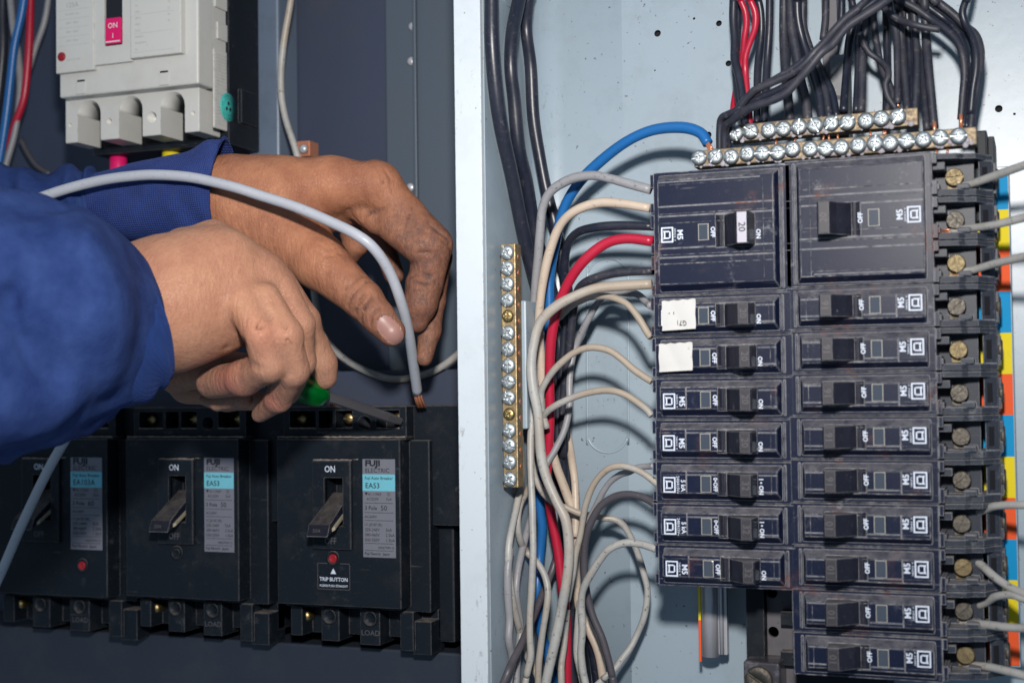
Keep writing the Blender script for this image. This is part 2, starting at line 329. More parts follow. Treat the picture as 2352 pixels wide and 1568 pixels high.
def spline(pts, step=5):
    """Catmull-Rom through points (numpy rows)"""
    p = np.array(pts, float); p = np.vstack([2*p[0]-p[1], p, 2*p[-1]-p[-2]]); out = []
    for i in range(1, len(p)-2):
        for t in np.linspace(0, 1, step, endpoint=False):
            a, b, c, d = p[i-1], p[i], p[i+1], p[i+2]
            out.append(0.5*((2*b)+(-a+c)*t+(2*a-5*b+4*c-d)*t*t+(-a+3*b-3*c+d)*t**3))
    out.append(p[-2]); return np.array(out)
# ------------------------------------------------------------------ the two enclosures
BACK = 70.0
enc = empty('electrical_enclosure', (30, BACK, -60), 'pale blue grey steel distribution box interior behind the two columns of breakers', 'enclosure')
L0 = (30, BACK, -60)
mb = MB().use('panel')
# rounded left corner: side wall to back plate
prof = [(-86.0, -8.0)] + [(-86.0, y) for y in (10, 30, 52)] + [(-86+14*(1-math.cos(a)), 56+14*math.sin(a)) for a in np.linspace(0, math.pi/2, 8)] + [(x, BACK) for x in (-40, 30, 120, 260, 330)]
outer = [(x, BACK+1.6) for (x, y) in prof[::-1] if y >= BACK] 
pl = prof + [(330, BACK+1.6), (-72, BACK+1.6), (-84, BACK-4), (-87.6, BACK-14), (-87.6, -8)]
b = bmesh.new(); zs = np.linspace(-300, 260, 3); R_ = [[b.verts.new((x, y, z)) for (x, y) in pl] for z in zs]
for A, B in zip(R_, R_[1:]):
    for k in range(len(pl)):
        f = b.faces.new((A[k], A[(k+1) % len(pl)], B[(k+1) % len(pl)], B[k])); f.smooth = 3 <= k <= 11
b.faces.new(R_[0]); b.faces.new(R_[-1]); bmesh.ops.recalc_face_normals(b, faces=b.faces); mb._merge(b)
bp = mb.build('back_panel', 'panel', enc, L0)
HOLES = [(1510, 77, 8, 0), (1651, 54, 7, 1), (1673, 146, 7, 0), (1627, 310, 7.5, 0), (2294, 250, 8.5, 0), (1594, 43, 3, 0), (1504, 162, 2, 0), (1580, 100, 1.6, 0), (2330, 262, 3, 0)]
cm = MB(); hm = MB().use('hole')
for (px, py, r, k) in HOLES:
    c = P(px, py, BACK); rr = r*mmpp(c)
    cm.lathe((c[0]-L0[0], -3, c[2]-L0[2]), (0, 1, 0), [(0, rr), (8, rr)], 20)
bp = cut(bp, cm)
mb = MB().use('hole').box(-80, 300, BACK+4, BACK+6, -300, 260); mb.build('rear_cover', 'hole', enc, L0)
# stamped long knockout ring
ring = MB(); pts = []
for a in np.linspace(0, math.pi, 14): pts.append(P(1396+47*math.cos(a), 992+47*math.sin(a), BACK+0.1))
pts = [P(1443, 640, BACK+0.1)] + pts + [P(1349, 640, BACK+0.1)]
for a in np.linspace(math.pi, 2*math.pi, 12)[1:-1]: pts.append(P(1396+47*math.cos(a), 640+47*math.sin(a), BACK+0.1))
pts.append(pts[0]); ring.tube(spline(pts, 3), 0.7, 8, caps=False).build('knockout_ring', 'panel', enc, L0)
ring = MB()
for cyy, rr in ((8, 26), (-30, 20)):
    pts = [P(1160+rr*math.cos(a), cyy+rr*math.sin(a), 40) for a in np.linspace(0, 2*math.pi, 20)]; 
    pts = [(-85.9, p[1]+(p[0]+86)*2, p[2]) for p in pts]; ring.tube(pts, 0.6, 6, caps=False)
ring.build('knockout_ring', 'panel', enc, L0)
# front post (door jamb flange) between the boxes
post = empty('steel_post', (-93, -10, -300), 'scuffed pale grey steel post dividing the dark box from the pale blue box', 'post')
mb = MB().box(-99.9, -86.2, -12, -9.8, -300, 260, 0.5, 3).box(-99.9, -98.6, -10, 28, -299, 259, 0.3).box(-87.8, -86.3, -10, -7, -299, 259, 0.2)
mb.build('post_face', 'post', post, (-93, -10, -300))
# dark box on the left
DB = empty('dark_enclosure', (-220, 130, -60), 'dark blue grey steel box interior behind the hands and big breakers', 'enclosure'); LD = (-220, 130, -60)
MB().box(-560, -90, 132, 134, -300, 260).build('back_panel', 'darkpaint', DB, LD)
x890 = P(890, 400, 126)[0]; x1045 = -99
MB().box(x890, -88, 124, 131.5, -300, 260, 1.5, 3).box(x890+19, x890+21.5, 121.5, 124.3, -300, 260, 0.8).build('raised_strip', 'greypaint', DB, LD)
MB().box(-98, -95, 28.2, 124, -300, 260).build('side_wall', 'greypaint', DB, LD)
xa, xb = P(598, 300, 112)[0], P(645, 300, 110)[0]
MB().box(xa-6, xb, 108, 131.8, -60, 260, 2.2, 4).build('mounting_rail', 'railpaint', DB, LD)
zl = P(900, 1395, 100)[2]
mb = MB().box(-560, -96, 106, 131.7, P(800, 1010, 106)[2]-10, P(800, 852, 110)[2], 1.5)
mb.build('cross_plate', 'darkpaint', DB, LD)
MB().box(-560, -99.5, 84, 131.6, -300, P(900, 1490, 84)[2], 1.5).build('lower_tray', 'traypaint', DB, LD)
for (px, py) in ((942, 140), (940, 430), (945, 60)):
    c = P(px, py, 122); MB().lathe((c[0], 123.9, c[2]), (0, -1, 0), [(0, 2.6), (0.8, 2.6), (1.6, 1.8), (1.8, 0)], 16).build('panel_screw', 'rod', DB, LD)
# ------------------------------------------------------------------ square-logo breakers, local frame: x along, z up, -y out, origin at logo
PITCH = 19.05
LOGO_W, LOGO_H = 5.9, 7.3
def logo_mesh(mb, cx, cz, flipless=True, sw=1.0):
    a, b_ = 2.85, 3.55
    def fr(x0, x1, z0, z1): mb.box(cx+x0, cx+x1, -0.06, -0.01, cz+z0, cz+z1)
    t = 0.62
    fr(-a, a, b_-t, b_); fr(-a, a, -b_, -b_+t); fr(-a, -a+t, -b_+t, b_-t); fr(a-t, a, -b_+t, b_-t)
    # D turned on its back: thick rounded frame with serif feet on the left
    u, v_ = 1.62, 1.85; k = 0.62
    fr(u-k-0.05, u-0.05, -v_+0.35, v_-0.35); fr(-u+0.1, u-k-0.05, v_-k, v_); fr(-u+0.1, u-k-0.05, -v_, -v_+k); fr(-u+0.1, -u+0.1+k, -v_+k, v_-k)
    fr(-u-0.15, -u+0.1, -v_-0.28, -v_+0.75); fr(-u-0.15, -u+0.1, v_-0.75, v_+0.28)
def breaker_body(z0, z1, fz0, fz1, poles):
    """z0..z1 full height, fz0..fz1 flat of the raised panel"""
    mb = MB().use('breaker')
    mb.box(-7.3, 56, 4, 48, z0+0.12, z1-0.12, 0.45)
    zb0, zb1 = fz0-3.4, fz1+2.7
    mb.hexa([(-4.6, 4.3, zb0), (51, 4.3, zb0), (51, 4.3, zb1), (-4.6, 4.3, zb1), (-4.3, 0, fz0), (49.2, 0, fz0), (49.2, 0, fz1), (-4.3, 0, fz1)], 0.75, 3)
    for k in range(poles):
        c = z0 + PITCH*(k+0.5)
        mb.box(-9.4, -7.0, 6, 26, c+2.8, c+9.0, 0.3).box(-9.4, -7.0, 6, 26, c-9.0, c-4.4, 0.3).box(-10.1, -9.3, 9, 22, c+4.0, c+6.5, 0.2)
        mb.box(-7.5, -5.0, 4.6, 30, c-9.2, c+9.2, 0.3)
    mb.box(51.6, 52.5, 3.1, 6, z0+1.6, z1-1.6, 0.3).box(54.6, 56.4, 6, 12, z0+3, z1-3, 0.3)
    for zz in ([] if poles == 1 else [(z0+PITCH*q+e) for q in (1, 2) for e in (-1.6, 1.9)]):
        pass
    return mb
def seams(mb, items):
    for (x0, x1, z0, z1) in items: mb.box(x0, x1, -0.6, 0.28, z0, z1)
def handle_mesh(zc, hh, big=False):
    mb = MB().use('handle')
    top = 9.4 if not big else 11.5
    pr = [(26.2, 2.5), (26.5, 0.0), (28.6, -3.0), (32.0, -6.4), (33.9, -top+0.8), (34.6, -top), (39.0, -top-0.2), (39.8, -top+0.6), (40.4, -0.5), (40.4, 2.5)]
    mb.prism([(x, y, zc-hh) for (x, y) in pr], (0, 0, 2*hh), 0.35)
    # drum under the toggle
    b = bmesh.new(); pts = [(22.9+6.2*t, 1.2-1.3*math.sin(math.pi*min(1, t*1.2+0.08))) for t in np.linspace(0, 1, 8)]
    mb.prism([(x, y, zc-hh-0.3) for (x, y) in pts]+[(29.1, 4, zc-hh-0.3), (22.9, 4, zc-hh-0.3)], (0, 0, 2*hh+0.6))
    return mb, top
def lettering(lines):
    mb = MB().use('ink')
    for (t, size, x, z, bold, sq) in lines: mb.text(t, size, (x, 0, z), (0, 0, -1), (1, 0, 0), bold, 'CENTER', sq, 0.05)
    for f in mb.bm.faces: pass
    return mb
def text_fix(mb):   # lettering must face -y
    for v in mb.bm.verts: v.co.y = -0.05
    bmesh.ops.recalc_face_normals(mb.bm, faces=mb.bm.faces)
    for f in mb.bm.faces:
        if f.normal.y > 0: f.normal_flip()
    return mb
tmp = []
def hide_src(o): tmp.append(o); return o
S1 = breaker_body(-8.45, 10.6, -3.7, 6.3, 1).build('body', None)
cm = MB().box(22.6, 40.3, -2, 3.2, -4.6, 5.8); seams(cm, [(7.8, 8.0, -4.6, 7.2), (8.0, 22, 3.9+0.6, 4.7), (41, 49.5, 3.9+0.6, 4.7), (39.2, 49.8, -2.9, -2.7), (52, 60, 8.7, 8.9)])
cut(S1, cm)
H1, top1 = handle_mesh(0.5, 4.95); H1 = H1.build('handle', None)
def face_plate(big, mat):
    top = (9.4 if not big else 11.5); hh = 4.6 if not big else 6.8
    return MB().use(mat).box(34.75, 38.9, -top-0.30, -top+0.2, 0.5-hh, 0.5+hh, 0.12).build('toggle_face', None)
FP = face_plate(False, 'toggleface'); FPL = face_plate(True, 'palegloss'); FPR = face_plate(True, 'toggleface')
def rating(txt, big=False):
    top = (9.4 if not big else 11.5)
    mb = MB().use('relief'); mb.text(txt, 4.4, (0, 0, 0), (0, 0, -1), (1, 0, 0), 0.012, 'CENTER', 1.0, 0)
    for v in mb.bm.verts: v.co.x += 36.8; v.co.z += 0.6; v.co.y = -top-0.36
    if not big:
        for (x0, x1, z0, z1) in ((34.8, 34.95, -3.6, 4.6), (38.8, 38.95, -3.6, 4.6), (34.8, 38.9, 4.5, 4.65), (34.8, 38.9, -3.6, -3.45)): mb.box(x0, x1, -top-0.36, -top, z0, z1)
    for f in mb.bm.faces:
        if abs(f.normal.y) > 0.9 and f.normal.y > 0: f.normal_flip()
    return mb
R20 = rating('20').build('rating_number', None); R32 = rating('32').build('rating_number', None); R16 = rating('16').build('rating_number', None); R10 = rating('10').build('rating_number', None)
mb = MB().use('ink'); logo_mesh(mb, 0, 0); LG = mb.build('logo', None)
def lt(lines): return text_fix(lettering(lines)).build('lettering', None)
LT_M5 = lt([('M5', 3.7, 5.9, -0.2, 0.02, 1.0), ('240/415  V', 1.35, 3.6, 0, 0.0, 1.0), ('OFF', 2.75, 21.2, 0.3, 0.03, 1.0), ('ON', 2.75, 41.9, -1.6, 0.03, 1.0)])
LT_R = lt([('M5', 3.7, 5.9, -0.2, 0.02, 1.0), ('240/415  V', 1.35, 3.6, 0, 0.0, 1.0), ('OFF', 2.75, 22.6, 0.3, 0.03, 1.0)])
LT_5K = lt([('5 kA', 2.9, 6.3, -0.3, 0.02, 0.95), ('240/415V~', 1.9, 3.9, 0, 0.01, 0.95), ('0•OFF', 2.55, 21.2, 0.3, 0.025, 0.95), ('I • ON', 2.75, 41.9, -0.4, 0.03, 0.95)])
mb = MB().use('winrim').box(14.5, 19.4, -0.22, 0.3, -3.3, 4.3, 0.1).use('window').box(14.85, 19.05, -0.45, 0.3, -3.0, 4.0, 0.25); WN = mb.build('indicator_window', None)
# terminal end of the right-hand breakers
def terminal(zc):
    mb = MB().use('breaker2')
    mb.box(-24, -7, 25, 47.5, zc-9.1, zc+9.1, 0.3)                      # floor block
    for sg in (-1, 1):
        z_a, z_b = (zc+6.3, zc+9.3) if sg > 0 else (zc-9.3, zc-6.9)
        mb.prism([(-7, 10.5, z_a), (-17.5, 12.5, z_a), (-20, 15, z_a), (-25, 16, z_a), (-29.0, 24, z_a), (-31.8, 26, z_a), (-31.8, 47, z_a), (-7, 47, z_a)], (0, 0, z_b-z_a), 0.35)
    mb.hexa([(-32.3, 47, zc-8.9), (-25, 47, zc-8.9), (-25, 47, zc+8.9), (-32.3, 47, zc+8.9), (-31.6, 27, zc-7.9), (-26.0, 23, zc-7.9), (-26.0, 23, zc+7.9), (-31.6, 27, zc+7.9)], 0.3)
    mb.box(-33.0, -31.8, 29, 47, zc-6.3, zc+7.3, 0.3)
    mb.use('hole').prism([(-27.6, 23.9, zc-4.2), (-29.5, 25.3, zc-4.2), (-29.5, 25.3, zc+4.4), (-27.6, 23.9, zc+4.4)], (0.25, -0.35, 0))
    mb.use('breaker2').box(-12.5, -7, 11, 26, zc-5.5, zc-2.2, 0.4).box(-22.5, -17, 13, 25.5, zc+4.0, zc+6.4, 0.6)
    mb.use('dullscrew').lathe((-33.0, 33, zc+0.3), (-1, 0, 0), [(-1, 4.6), (0.4, 4.6), (0.9, 4.1), (1.0, 0)], 24)
    return mb
TM = terminal(1.07).build('terminal_housing', None)
def term_screw(zc, ang, mat):
    mb = MB().use(mat).lathe((-15.8, 25.5, zc), (0, -1, 0), [(0, 2.4), (3, 2.4), (3, 3.95), (4.7, 3.95), (5.2, 3.6), (5.3, 0)], 28, False)
    mb.box(-17.5, -12.5, 24.0, 25.6, zc+2.5, zc+5.6, 0.2)
    o = mb.build('terminal_screw', None)
    c, s_ = math.cos(ang), math.sin(ang); cm = MB(); p = []
    for (a, b_) in ((-5, -0.42), (5, -0.42), (5, 0.42), (-5, 0.42)): p.append((a*c-b_*s_-15.8, 0, a*s_+b_*c+zc))
    cm.prism([(x, 19.2+0, z) for (x, _, z) in p], (0, 2.1, 0)); return cut(o, cm)
def dust_lines(h, v, hb):
    mb = MB().use('dustline')
    for (x0, x1, z, t) in h: mb.box(x0, x1, -0.035, 0.1, z-t/2, z+t/2)
    for (x, z0, z1, t) in v: mb.box(x-t/2, x+t/2, -0.035, 0.1, z0, z1)
    for (x0, x1, z, t) in hb: mb.box(x0, x1, 3.93, 4.1, z-t/2, z+t/2)
    return mb.build('seam_dust', None)
DL1 = dust_lines([(-4.2, 48.8, 6.25, 0.3), (-4.2, 22.4, 4.6, 0.16), (41.5, 48.6, 4.6, 0.2), (22.4, 49.0, -3.55, 0.3), (-4.2, 22.4, -3.6, 0.18)],
                 [(7.9, -3.6, 4.6, 0.14), (22.35, -5.0, 4.6, 0.16), (46.6, -3.5, 6.2, 0.22), (-4.15, -3.6, 6.3, 0.25)],
                 [(-7, 55.5, 10.2, 0.24), (-7, 53, -8.1, 0.14), (-7, -4.8, 6.8, 0.2), (-7, -4.8, -5.2, 0.2)])
DL3 = dust_lines([(-4.2, 48.8, 25.1, 0.35), (-4.2, 44, 23.0, 0.16), (-4.2, 48.8, 9.6, 0.26), (-4.2, 48.8, 5.3, 0.22), (40.5, 48.8, 3.7, 0.2), (-4.2, 48.8, -9.2, 0.24), (-4.2, 48.8, -13.4, 0.42), (-4.2, 48.8, -22.6, 0.2)],
                 [(-4.15, -22, 25, 0.22), (44.3, -22, 25, 0.2), (48.6, -22, 25, 0.25)],
                 [(-7, 55.5, 29.2, 0.3), (-7, 55, -27.0, 0.2), (51.5, 55.5, 9.6, 0.2), (51.5, 55.5, -9.3, 0.2)])
def link_copy(src, parent, zoff=0.0):
    c = src.copy(); COL.objects.link(c); c.parent = parent; c.location = (0, 0, zoff*0.001)
    return c
SRC = [DL1, DL3, S1, H1, R20, R32, R16, R10, LG, LT_M5, LT_R, LT_5K, WN, TM]
ZL, W0 = -3.6, 109.8
left_rows = [(2, 'M5', 'R20', 'black breaker with torn white handwritten sticker over its logo in the left column', 'note'),
             (3, 'M5', 'R20', 'black breaker with blank white sticker over its logo in the left column', 'blank'),
             (4, 'M5', 'R20', 'black breaker directly below the blank stickered one in the left column', None),
             (5, 'M5', 'R20', 'black breaker directly above the upper 5 kA breaker in the left column', None),
             (6, '5K', 'R32', 'upper of the two breakers printed 5 kA in the left column', None),
             (7, '5K', 'R32', 'lower of the two breakers printed 5 kA in the left column', None),
             (8, 'M5', 'R32', 'bottom breaker of the left column printed M5 with 32 on its toggle', None)]
rt = {'R20': R20, 'R32': R32, 'R16': R16, 'R10': R10}
LEFT_G, RIGHT_G = 'single pole breakers in the left column', 'single pole breakers in the right column'
left_obj = {}
lz = {2: -186.9+0, 3: 0}
def zl(i): return ZL - i*PITCH
for (i, kind, rk, label, st) in left_rows:
    rx = random.uniform(-0.5, 0.5)
    e = empty('circuit_breaker', (rx, random.uniform(-0.3, 0.3), zl(i)), label, 'breaker', LEFT_G); left_obj[i] = e
    for s_ in (S1, DL1, H1, FP, LG, WN, rt[rk], LT_M5 if kind == 'M5' else LT_5K):
        if s_ is LG and st == 'blank': continue
        link_copy(s_, e)
    if st:
        x0, x1, z0, z1 = (-2.4, 13.3, -5.6, 8.0) if st == 'note' else (-4.4, 11.2, -5.4, 7.4)
        mb = MB().use('paper'); n = 14; rows = []
        for a in range(n+1):
            rows.append([(x0+(x1-x0)*a/n + (0.15*math.sin(b_*0.9) if a in (0, n) else 0), -0.30-0.30*abs(math.sin(a*0.35+b_*0.2)) - (0.25 if b_ in (0,) else 0), z0+(z1-z0)*b_/10 + (0.22*math.sin(a*1.6) if b_ in (10,) else 0) + 0.045*(a-7)) for b_ in range(11)])
        mb.grid(rows, close=False); rows2 = [[(p[0], p[1]+0.12, p[2]) for p in r] for r in rows]; mb.grid(rows2, close=False)
        o = mb.build('sticker', None, e)
        if st == 'note':
            mb = MB().use('black').text('G71', 3.2, (6.9, -1.0, -2.4), (-1, 0, 0.10), (0, 0, -1), 0, 'CENTER', 0.9)
            for v in mb.bm.verts: v.co.y = -1.12
            mb.box(3.2, 3.5, -1.2, -1.1, 1.5, 2.6).box(0.9, 1.5, -1.2, -1.1, 1.9, 2.2)
            mb.build('handwriting', None, e)
right_rows = [(2, 'R16', 'top'), (3, 'R16', ''), (4, 'R16', ''), (5, 'R16', ''), (6, 'R16', ''), (7, 'R10', ''), (8, 'R10', ''), (9, 'R10', ''), (10, 'R10', '')]
right_lab = {2: 'black breaker directly below the wide breaker in the right column', 3: 'black right column breaker with the bright golden terminal screw, second single from the top',
    4: 'third single breaker from the top of the right column, grey screw, orange strip beside it', 5: 'fourth single breaker from the top of the right column, beside a blue strip square',
    6: 'black right column breaker directly above the uppermost one marked 10', 7: 'uppermost right column breaker marked 10, white wire leaving over its terminal',
    8: 'second right column breaker marked 10, white wire slanting down from its terminal', 9: 'third right column breaker marked 10, two white wires at its terminal', 10: 'bottom breaker of the right column with yellow glint on its terminal screw'}
scr_a = {2: (-45, 'dullscrew'), 3: (-80, 'goldscrew'), 4: (-42, 'dullscrew'), 5: (45, 'dullscrew'), 6: (-42, 'dullscrew'), 7: (-70, 'dullscrew'), 8: (-32, 'goldscrew'), 9: (-45, 'dullscrew'), 10: (60, 'goldscrew')}
for (i, rk, _) in right_rows:
    e = empty('circuit_breaker', (W0+random.uniform(-0.3, 0.3), random.uniform(-0.3, 0.3), -i*PITCH-0.2), right_lab[i], 'breaker', RIGHT_G, (0, math.pi, 0))
    for s_ in (S1, DL1, H1, FP, LG, WN, rt[rk], LT_R): link_copy(s_, e)
    # rotated by 180 degrees about the viewing axis
    e.rotation_euler = (0, math.pi, 0)
    link_copy(TM, e)
    a, m_ = scr_a[i]; o = term_screw(1.2, math.radians(180+a if False else -a), m_); o.parent = e
# three-pole breakers: full height -8.45-19.05 .. 10.6+19.05, logo in the middle pole
zb0, zb1 = -8.45-PITCH, 10.6+PITCH
B3 = breaker_body(zb0, zb1, zb0+4.7, zb1-4.3, 3).build('body', None)
cm = MB().box(22.6, 40.3, -2, 3.2, -6.8, 8.0)
sm = [(-5, 57, z, z+0.24) for z in (zb0+PITCH-2.2, zb0+PITCH+2.1, zb0+2*PITCH-2.2, zb0+2*PITCH+2.3)] + [(-5, 43, 24.2, 24.35)]
seams(cm, sm); cut(B3, cm)
H3, top3 = handle_mesh(0.6, 7.2, True); H3 = H3.build('handle', None)
R3 = rating('20', True).build('rating_number', None); R3D = rating('20', True); R3D.mats = ['black']; R3D = R3D.build('rating_number', None); SRC += [FP, FPL, FPR, R3D]
SRC += [B3, H3, R3]
for (nm, loc, rot, lab) in (('l', (0.4, 0, ZL), None, 'wide three pole black breaker at the top of the left column, glossy toggle marked 20'),
                            ('r', (W0, 0, -0.2), (0, math.pi, 0), 'wide three pole black breaker at the top of the right column with three terminal screws')):
    e = empty('three_pole_breaker', loc, lab, 'breaker', None, rot)
    for s_ in (B3, DL3, H3, FPR if rot else FPL, LG, WN, R3 if rot else R3D, LT_R if rot else LT_M5): link_copy(s_, e)
    if rot:
        for k, (a, m_) in zip((-1, 0, 1), ((3, 'goldscrew'), (-48, 'dullscrew'), (92, 'goldscrew'))):
            o = TM.copy(); COL.objects.link(o); o.parent = e; o.location = (0, 0, k*PITCH*0.001)
            t = term_screw(1.2, math.radians(a), m_); t.parent = e; t.location = (0, 0, k*PITCH*0.001)
for o in SRC: bpy.data.objects.remove(o)
# ------------------------------------------------------------------ strips, rods and bus parts
for (X0, X1, side, yb0) in ((126, 147.3, 1, 0),):
    e = empty('colour_strip', (136, 50, -200), 'blue, yellow and orange banded strip down the right column of breakers', 'strip'); Lc = (136, 50, -200)
    ys = [388.7, 480.8, 572.8, 669, 764, 858.5, 953, 1048, 1142.5, 1238, 1331, 1430, 1526]
    zz = [P(2315, y, 50)[2] for y in ys]
    for k in range(12):
        MB().box(X0, X1-0.05, 49.8, 50.6, zz[k+1], zz[k], 0.0).build('colour_band', ('blue_strip', 'yellow_strip', 'orange_strip')[k % 3], e, Lc)
    MB().box(118, X1+0.4, 50.7, BACK-0.2, zz[-1]-1, zz[0]+1.5, 0.4).build('strip_base', 'panel', e, Lc)
xs = P(1604, 1400, 50)[0]
e = empty('colour_strip', (xs+8, 50, -180), 'narrow yellow and orange strip edge beside the steel rod under the left column', 'strip'); Lc = (xs+8, 50, -180)
za, zb_, zc_ = P(1606, 1300, 50)[2], P(1606, 1423, 50)[2], P(1606, 1518, 50)[2]
MB().box(xs, xs+1.2, 49.9, 51, zb_, za).build('colour_band', 'yellow_strip', e, Lc); MB().box(xs, xs+1.2, 49.9, 51, zc_, zb_).build('colour_band', 'orange_strip', e, Lc)
a_, b_ = P(1609, 1530, 52), P(1636, 1500, 52)
e = empty('steel_rail', (a_[0]+5, 56, -190), 'dirty shiny ribbed steel rail end hanging below the left column of breakers', 'rail'); Lc = (a_[0]+5, 56, -190)
zr = P(1620, 1508, 52)[2]
mb = MB().use('rod').lathe((a_[0]+5.0-0.5, 55, -140), (0, 0, -1), [(0, 4.2), (-140-zr, 4.2), (-140-zr, 0)], 24)
mb.box(a_[0]+3.5, a_[0]+13, 54.5, 58, zr+1, -140, 0.6).lathe((a_[0]+10.4, 53.8, -140), (0, 0, -1), [(0, 1.1), (-140-zr-1.5, 1.1), (-140-zr-1.5, 0)], 12)
mb.build('rail_body', None, e, Lc)
# centre bus under the left column
x0 = P(1716, 1450, 40)[0]; x1 = P(1758, 1450, 40)[0]; x2 = P(1834, 1450, 40)[0]
e = empty('bus_bar', (x1, 40, -200), 'dark bus bar with round holes between the column bottoms above the rusty lug', 'bus bar'); Lc = (x1, 40, -200)
MB().box(x0, x1-0.1, 38, BACK-0.2, -300, -120, 0.5).build('black_insulator', 'fuji', e, Lc)
o = MB().box(x1, x2-2, 44, 50, -300, -120, 0.5).build('bar', 'busbar', e, Lc)
cm = MB()
for (px, py) in ((1773, 1360), (1776, 1451)):
    c = P(px, py, 44); cm.lathe((c[0]-Lc[0], -5, c[2]-Lc[2]), (0, 1, 0), [(0, 2.7), (20, 2.7)], 20)
cut(o, cm)
MB().box(x2-2, x2+40, 42, BACK-0.4, -300, -120, 0.5).build('black_insulator', 'fuji', e, Lc)
for py in (1420, 1512):
    c = P(1822, py, 38); MB().box(c[0]-6, c[0]+14, 38, 46, c[2]-3.2, c[2]+3.2, 0.5).lathe((c[0]+1.5, 38.2, c[2]), (0, -1, 0), [(0, 1.9), (0.5, 1.9), (0.6, 1.5), (0.6, 0)], 18).build('support_tab', 'fuji', e, Lc)
c = P(1748, 1560, 26)
e = empty('terminal_lug', c, 'corroded cast terminal lug with a big slotted screw at the bottom edge', 'lug'); Lc = c
mb = MB().use('lug').box(c[0]-8.2, c[0]+8.6, 26, 46, c[2]-12, c[2]+8.2, 1.2, 3); o = mb.build('lug_block', None, e, Lc)
cc = P(1743, 1553, 25.5); mb = MB().use('dullscrew').lathe((cc[0], 26.5, cc[2]-1.5), (0, -1, 0), [(0, 6.4), (1.6, 6.4), (2.4, 5.6), (2.6, 0)], 28)
o = mb.build('lug_screw', None, e, Lc); cm = MB(); an = math.radians(-32); C_, S_ = math.cos(an), math.sin(an)
cm.prism([(cc[0]-Lc[0]+a*C_-b*S_, 23-Lc[1], cc[2]-1.5-Lc[2]+a*S_+b*C_) for (a, b) in ((-8, -.7), (8, -.7), (8, .7), (-8, .7))], (0, 2.4, 0)); cut(o, cm)
# rusty bus coming from above + grey clamp
xt0, xt1 = P(1890, 100, 50)[0], P(1925, 100, 50)[0]
e = empty('rusty_bus_bar', (xt0, 50, 60), 'rusty dark vertical bar behind the black wires above the terminal bars', 'bus bar'); Lc = (xt0, 50, 60)
MB().use('busbar').box(xt0, xt1, 48, 52, 40, 260, 0.4).use('clamp').box(P(1908, 300, 46)[0], P(1950, 300, 46)[0], 46, 60, P(1930, 345, 46)[2]-15, P(1930, 125, 46)[2], 0.8).lathe(P(1925, 240, 45), (0, -1, 0), [(0, 4.5), (1.5, 4.5), (2.5, 2), (2.5, 0)], 6, False).build('bar', None, e, Lc)
# black bracket and strip top at the far right end of the bars
c = P(2262, 380, 40); e = empty('black_bracket', c, 'black plastic bracket at the right end of the lower terminal bar', 'bracket')
MB().box(c[0]-4, c[0]+1.4, 34, 69.5, c[2]-26, c[2]+15, 0.8).box(c[0]+1.5, c[0]+4.3, 40, 69.4, c[2]-26, c[2]+13, 0.5).build('bracket_body', 'fuji', e, c)
# ------------------------------------------------------------------ pan head screws and terminal bars
def pan_screw(parent, c, r, mat, ang, Lc, combo=True, crust=False):
    mb = MB().use(mat).lathe(c, (0, -1, 0), [(0, r*0.92), (0.25*r, r), (0.45*r, r*0.93), (0.62*r, r*0.72), (0.70*r, r*0.42), (0.71*r, 0)], 26)
    o = mb.build('screw', None, parent, Lc)
    cm = MB(); y = -0.9*r
    def bar(a, L_, w_):
        C_, S_ = math.cos(a), math.sin(a)
        cm.prism([(c[0]-Lc[0]+p*C_-q*S_, c[1]+y-Lc[1], c[2]-Lc[2]+p*S_+q*C_) for (p, q) in ((-L_, -w_), (L_, -w_), (L_, w_), (-L_, w_))], (0, 0.9*r-0.36*r, 0))
    bar(ang, r*0.48, r*0.085)
    bar(ang+math.pi/2, (r*1.02 if combo else r*0.48), r*0.10)
    cut(o, cm)
    return o
def bar_h(name, lab, pts, Yf, mat, x_ext, hh, dep, r_mm, zig=None, crusty=True):
    cs = [P(px, py, Yf) for (px, py) in pts]; zc = np.mean([c[2] for c in cs]); sl = np.polyfit([c[0] for c in cs], [c[2] for c in cs], 1)
    xl, xr = P(x_ext[0], pts[0][1], Yf)[0], P(x_ext[1], pts[-1][1], Yf)[0]; L_ = (xl, Yf, zc)
    e = empty(name, L_, lab, 'terminal bar'); zz = lambda x: sl[0]*x+sl[1]
    MB().hexa([(xl, Yf, zz(xl)-hh), (xr, Yf, zz(xr)-hh), (xr, Yf+dep, zz(xr)-hh), (xl, Yf+dep, zz(xl)-hh), (xl, Yf, zz(xl)+hh), (xr, Yf, zz(xr)+hh), (xr, Yf+dep, zz(xr)+hh), (xl, Yf+dep, zz(xl)+hh)], 0.5).build('bar_body', mat, e, L_)
    for k, c in enumerate(cs):
        pan_screw(e, (c[0], Yf-0.2-random.uniform(0, 1.2), c[2]+random.uniform(-.3, .3)), r_mm, 'zinc', random.uniform(0, 3.1), L_, combo=random.random() < 0.6)
    if crusty:   # white corrosion bloom between the heads
        mb = MB(); 
        for k in range(len(cs)*5):
            x = random.uniform(xl+1, xr-2); q = random.uniform(0.5, 1.5); mb.lathe((x, Yf+0.15, zz(x)-hh+random.uniform(0.0, 2.2)), (0, -1, 0), [(0, q), (0.35, q*0.8), (0.6, 0)], 8)
        mb.build('corrosion', 'crust', e, L_)
        # copper strand ends between bars
    mb = MB()
    for k in range(9):
        x = random.uniform(xl+20, xr-10); mb.tube([(x, Yf+4, zz(x)-hh-0.2), (x+random.uniform(-.6, .6), Yf+3.2, zz(x)-hh-2.6)], 0.55, 7)
    mb.build('copper_ends', 'copper', e, L_)
    return e
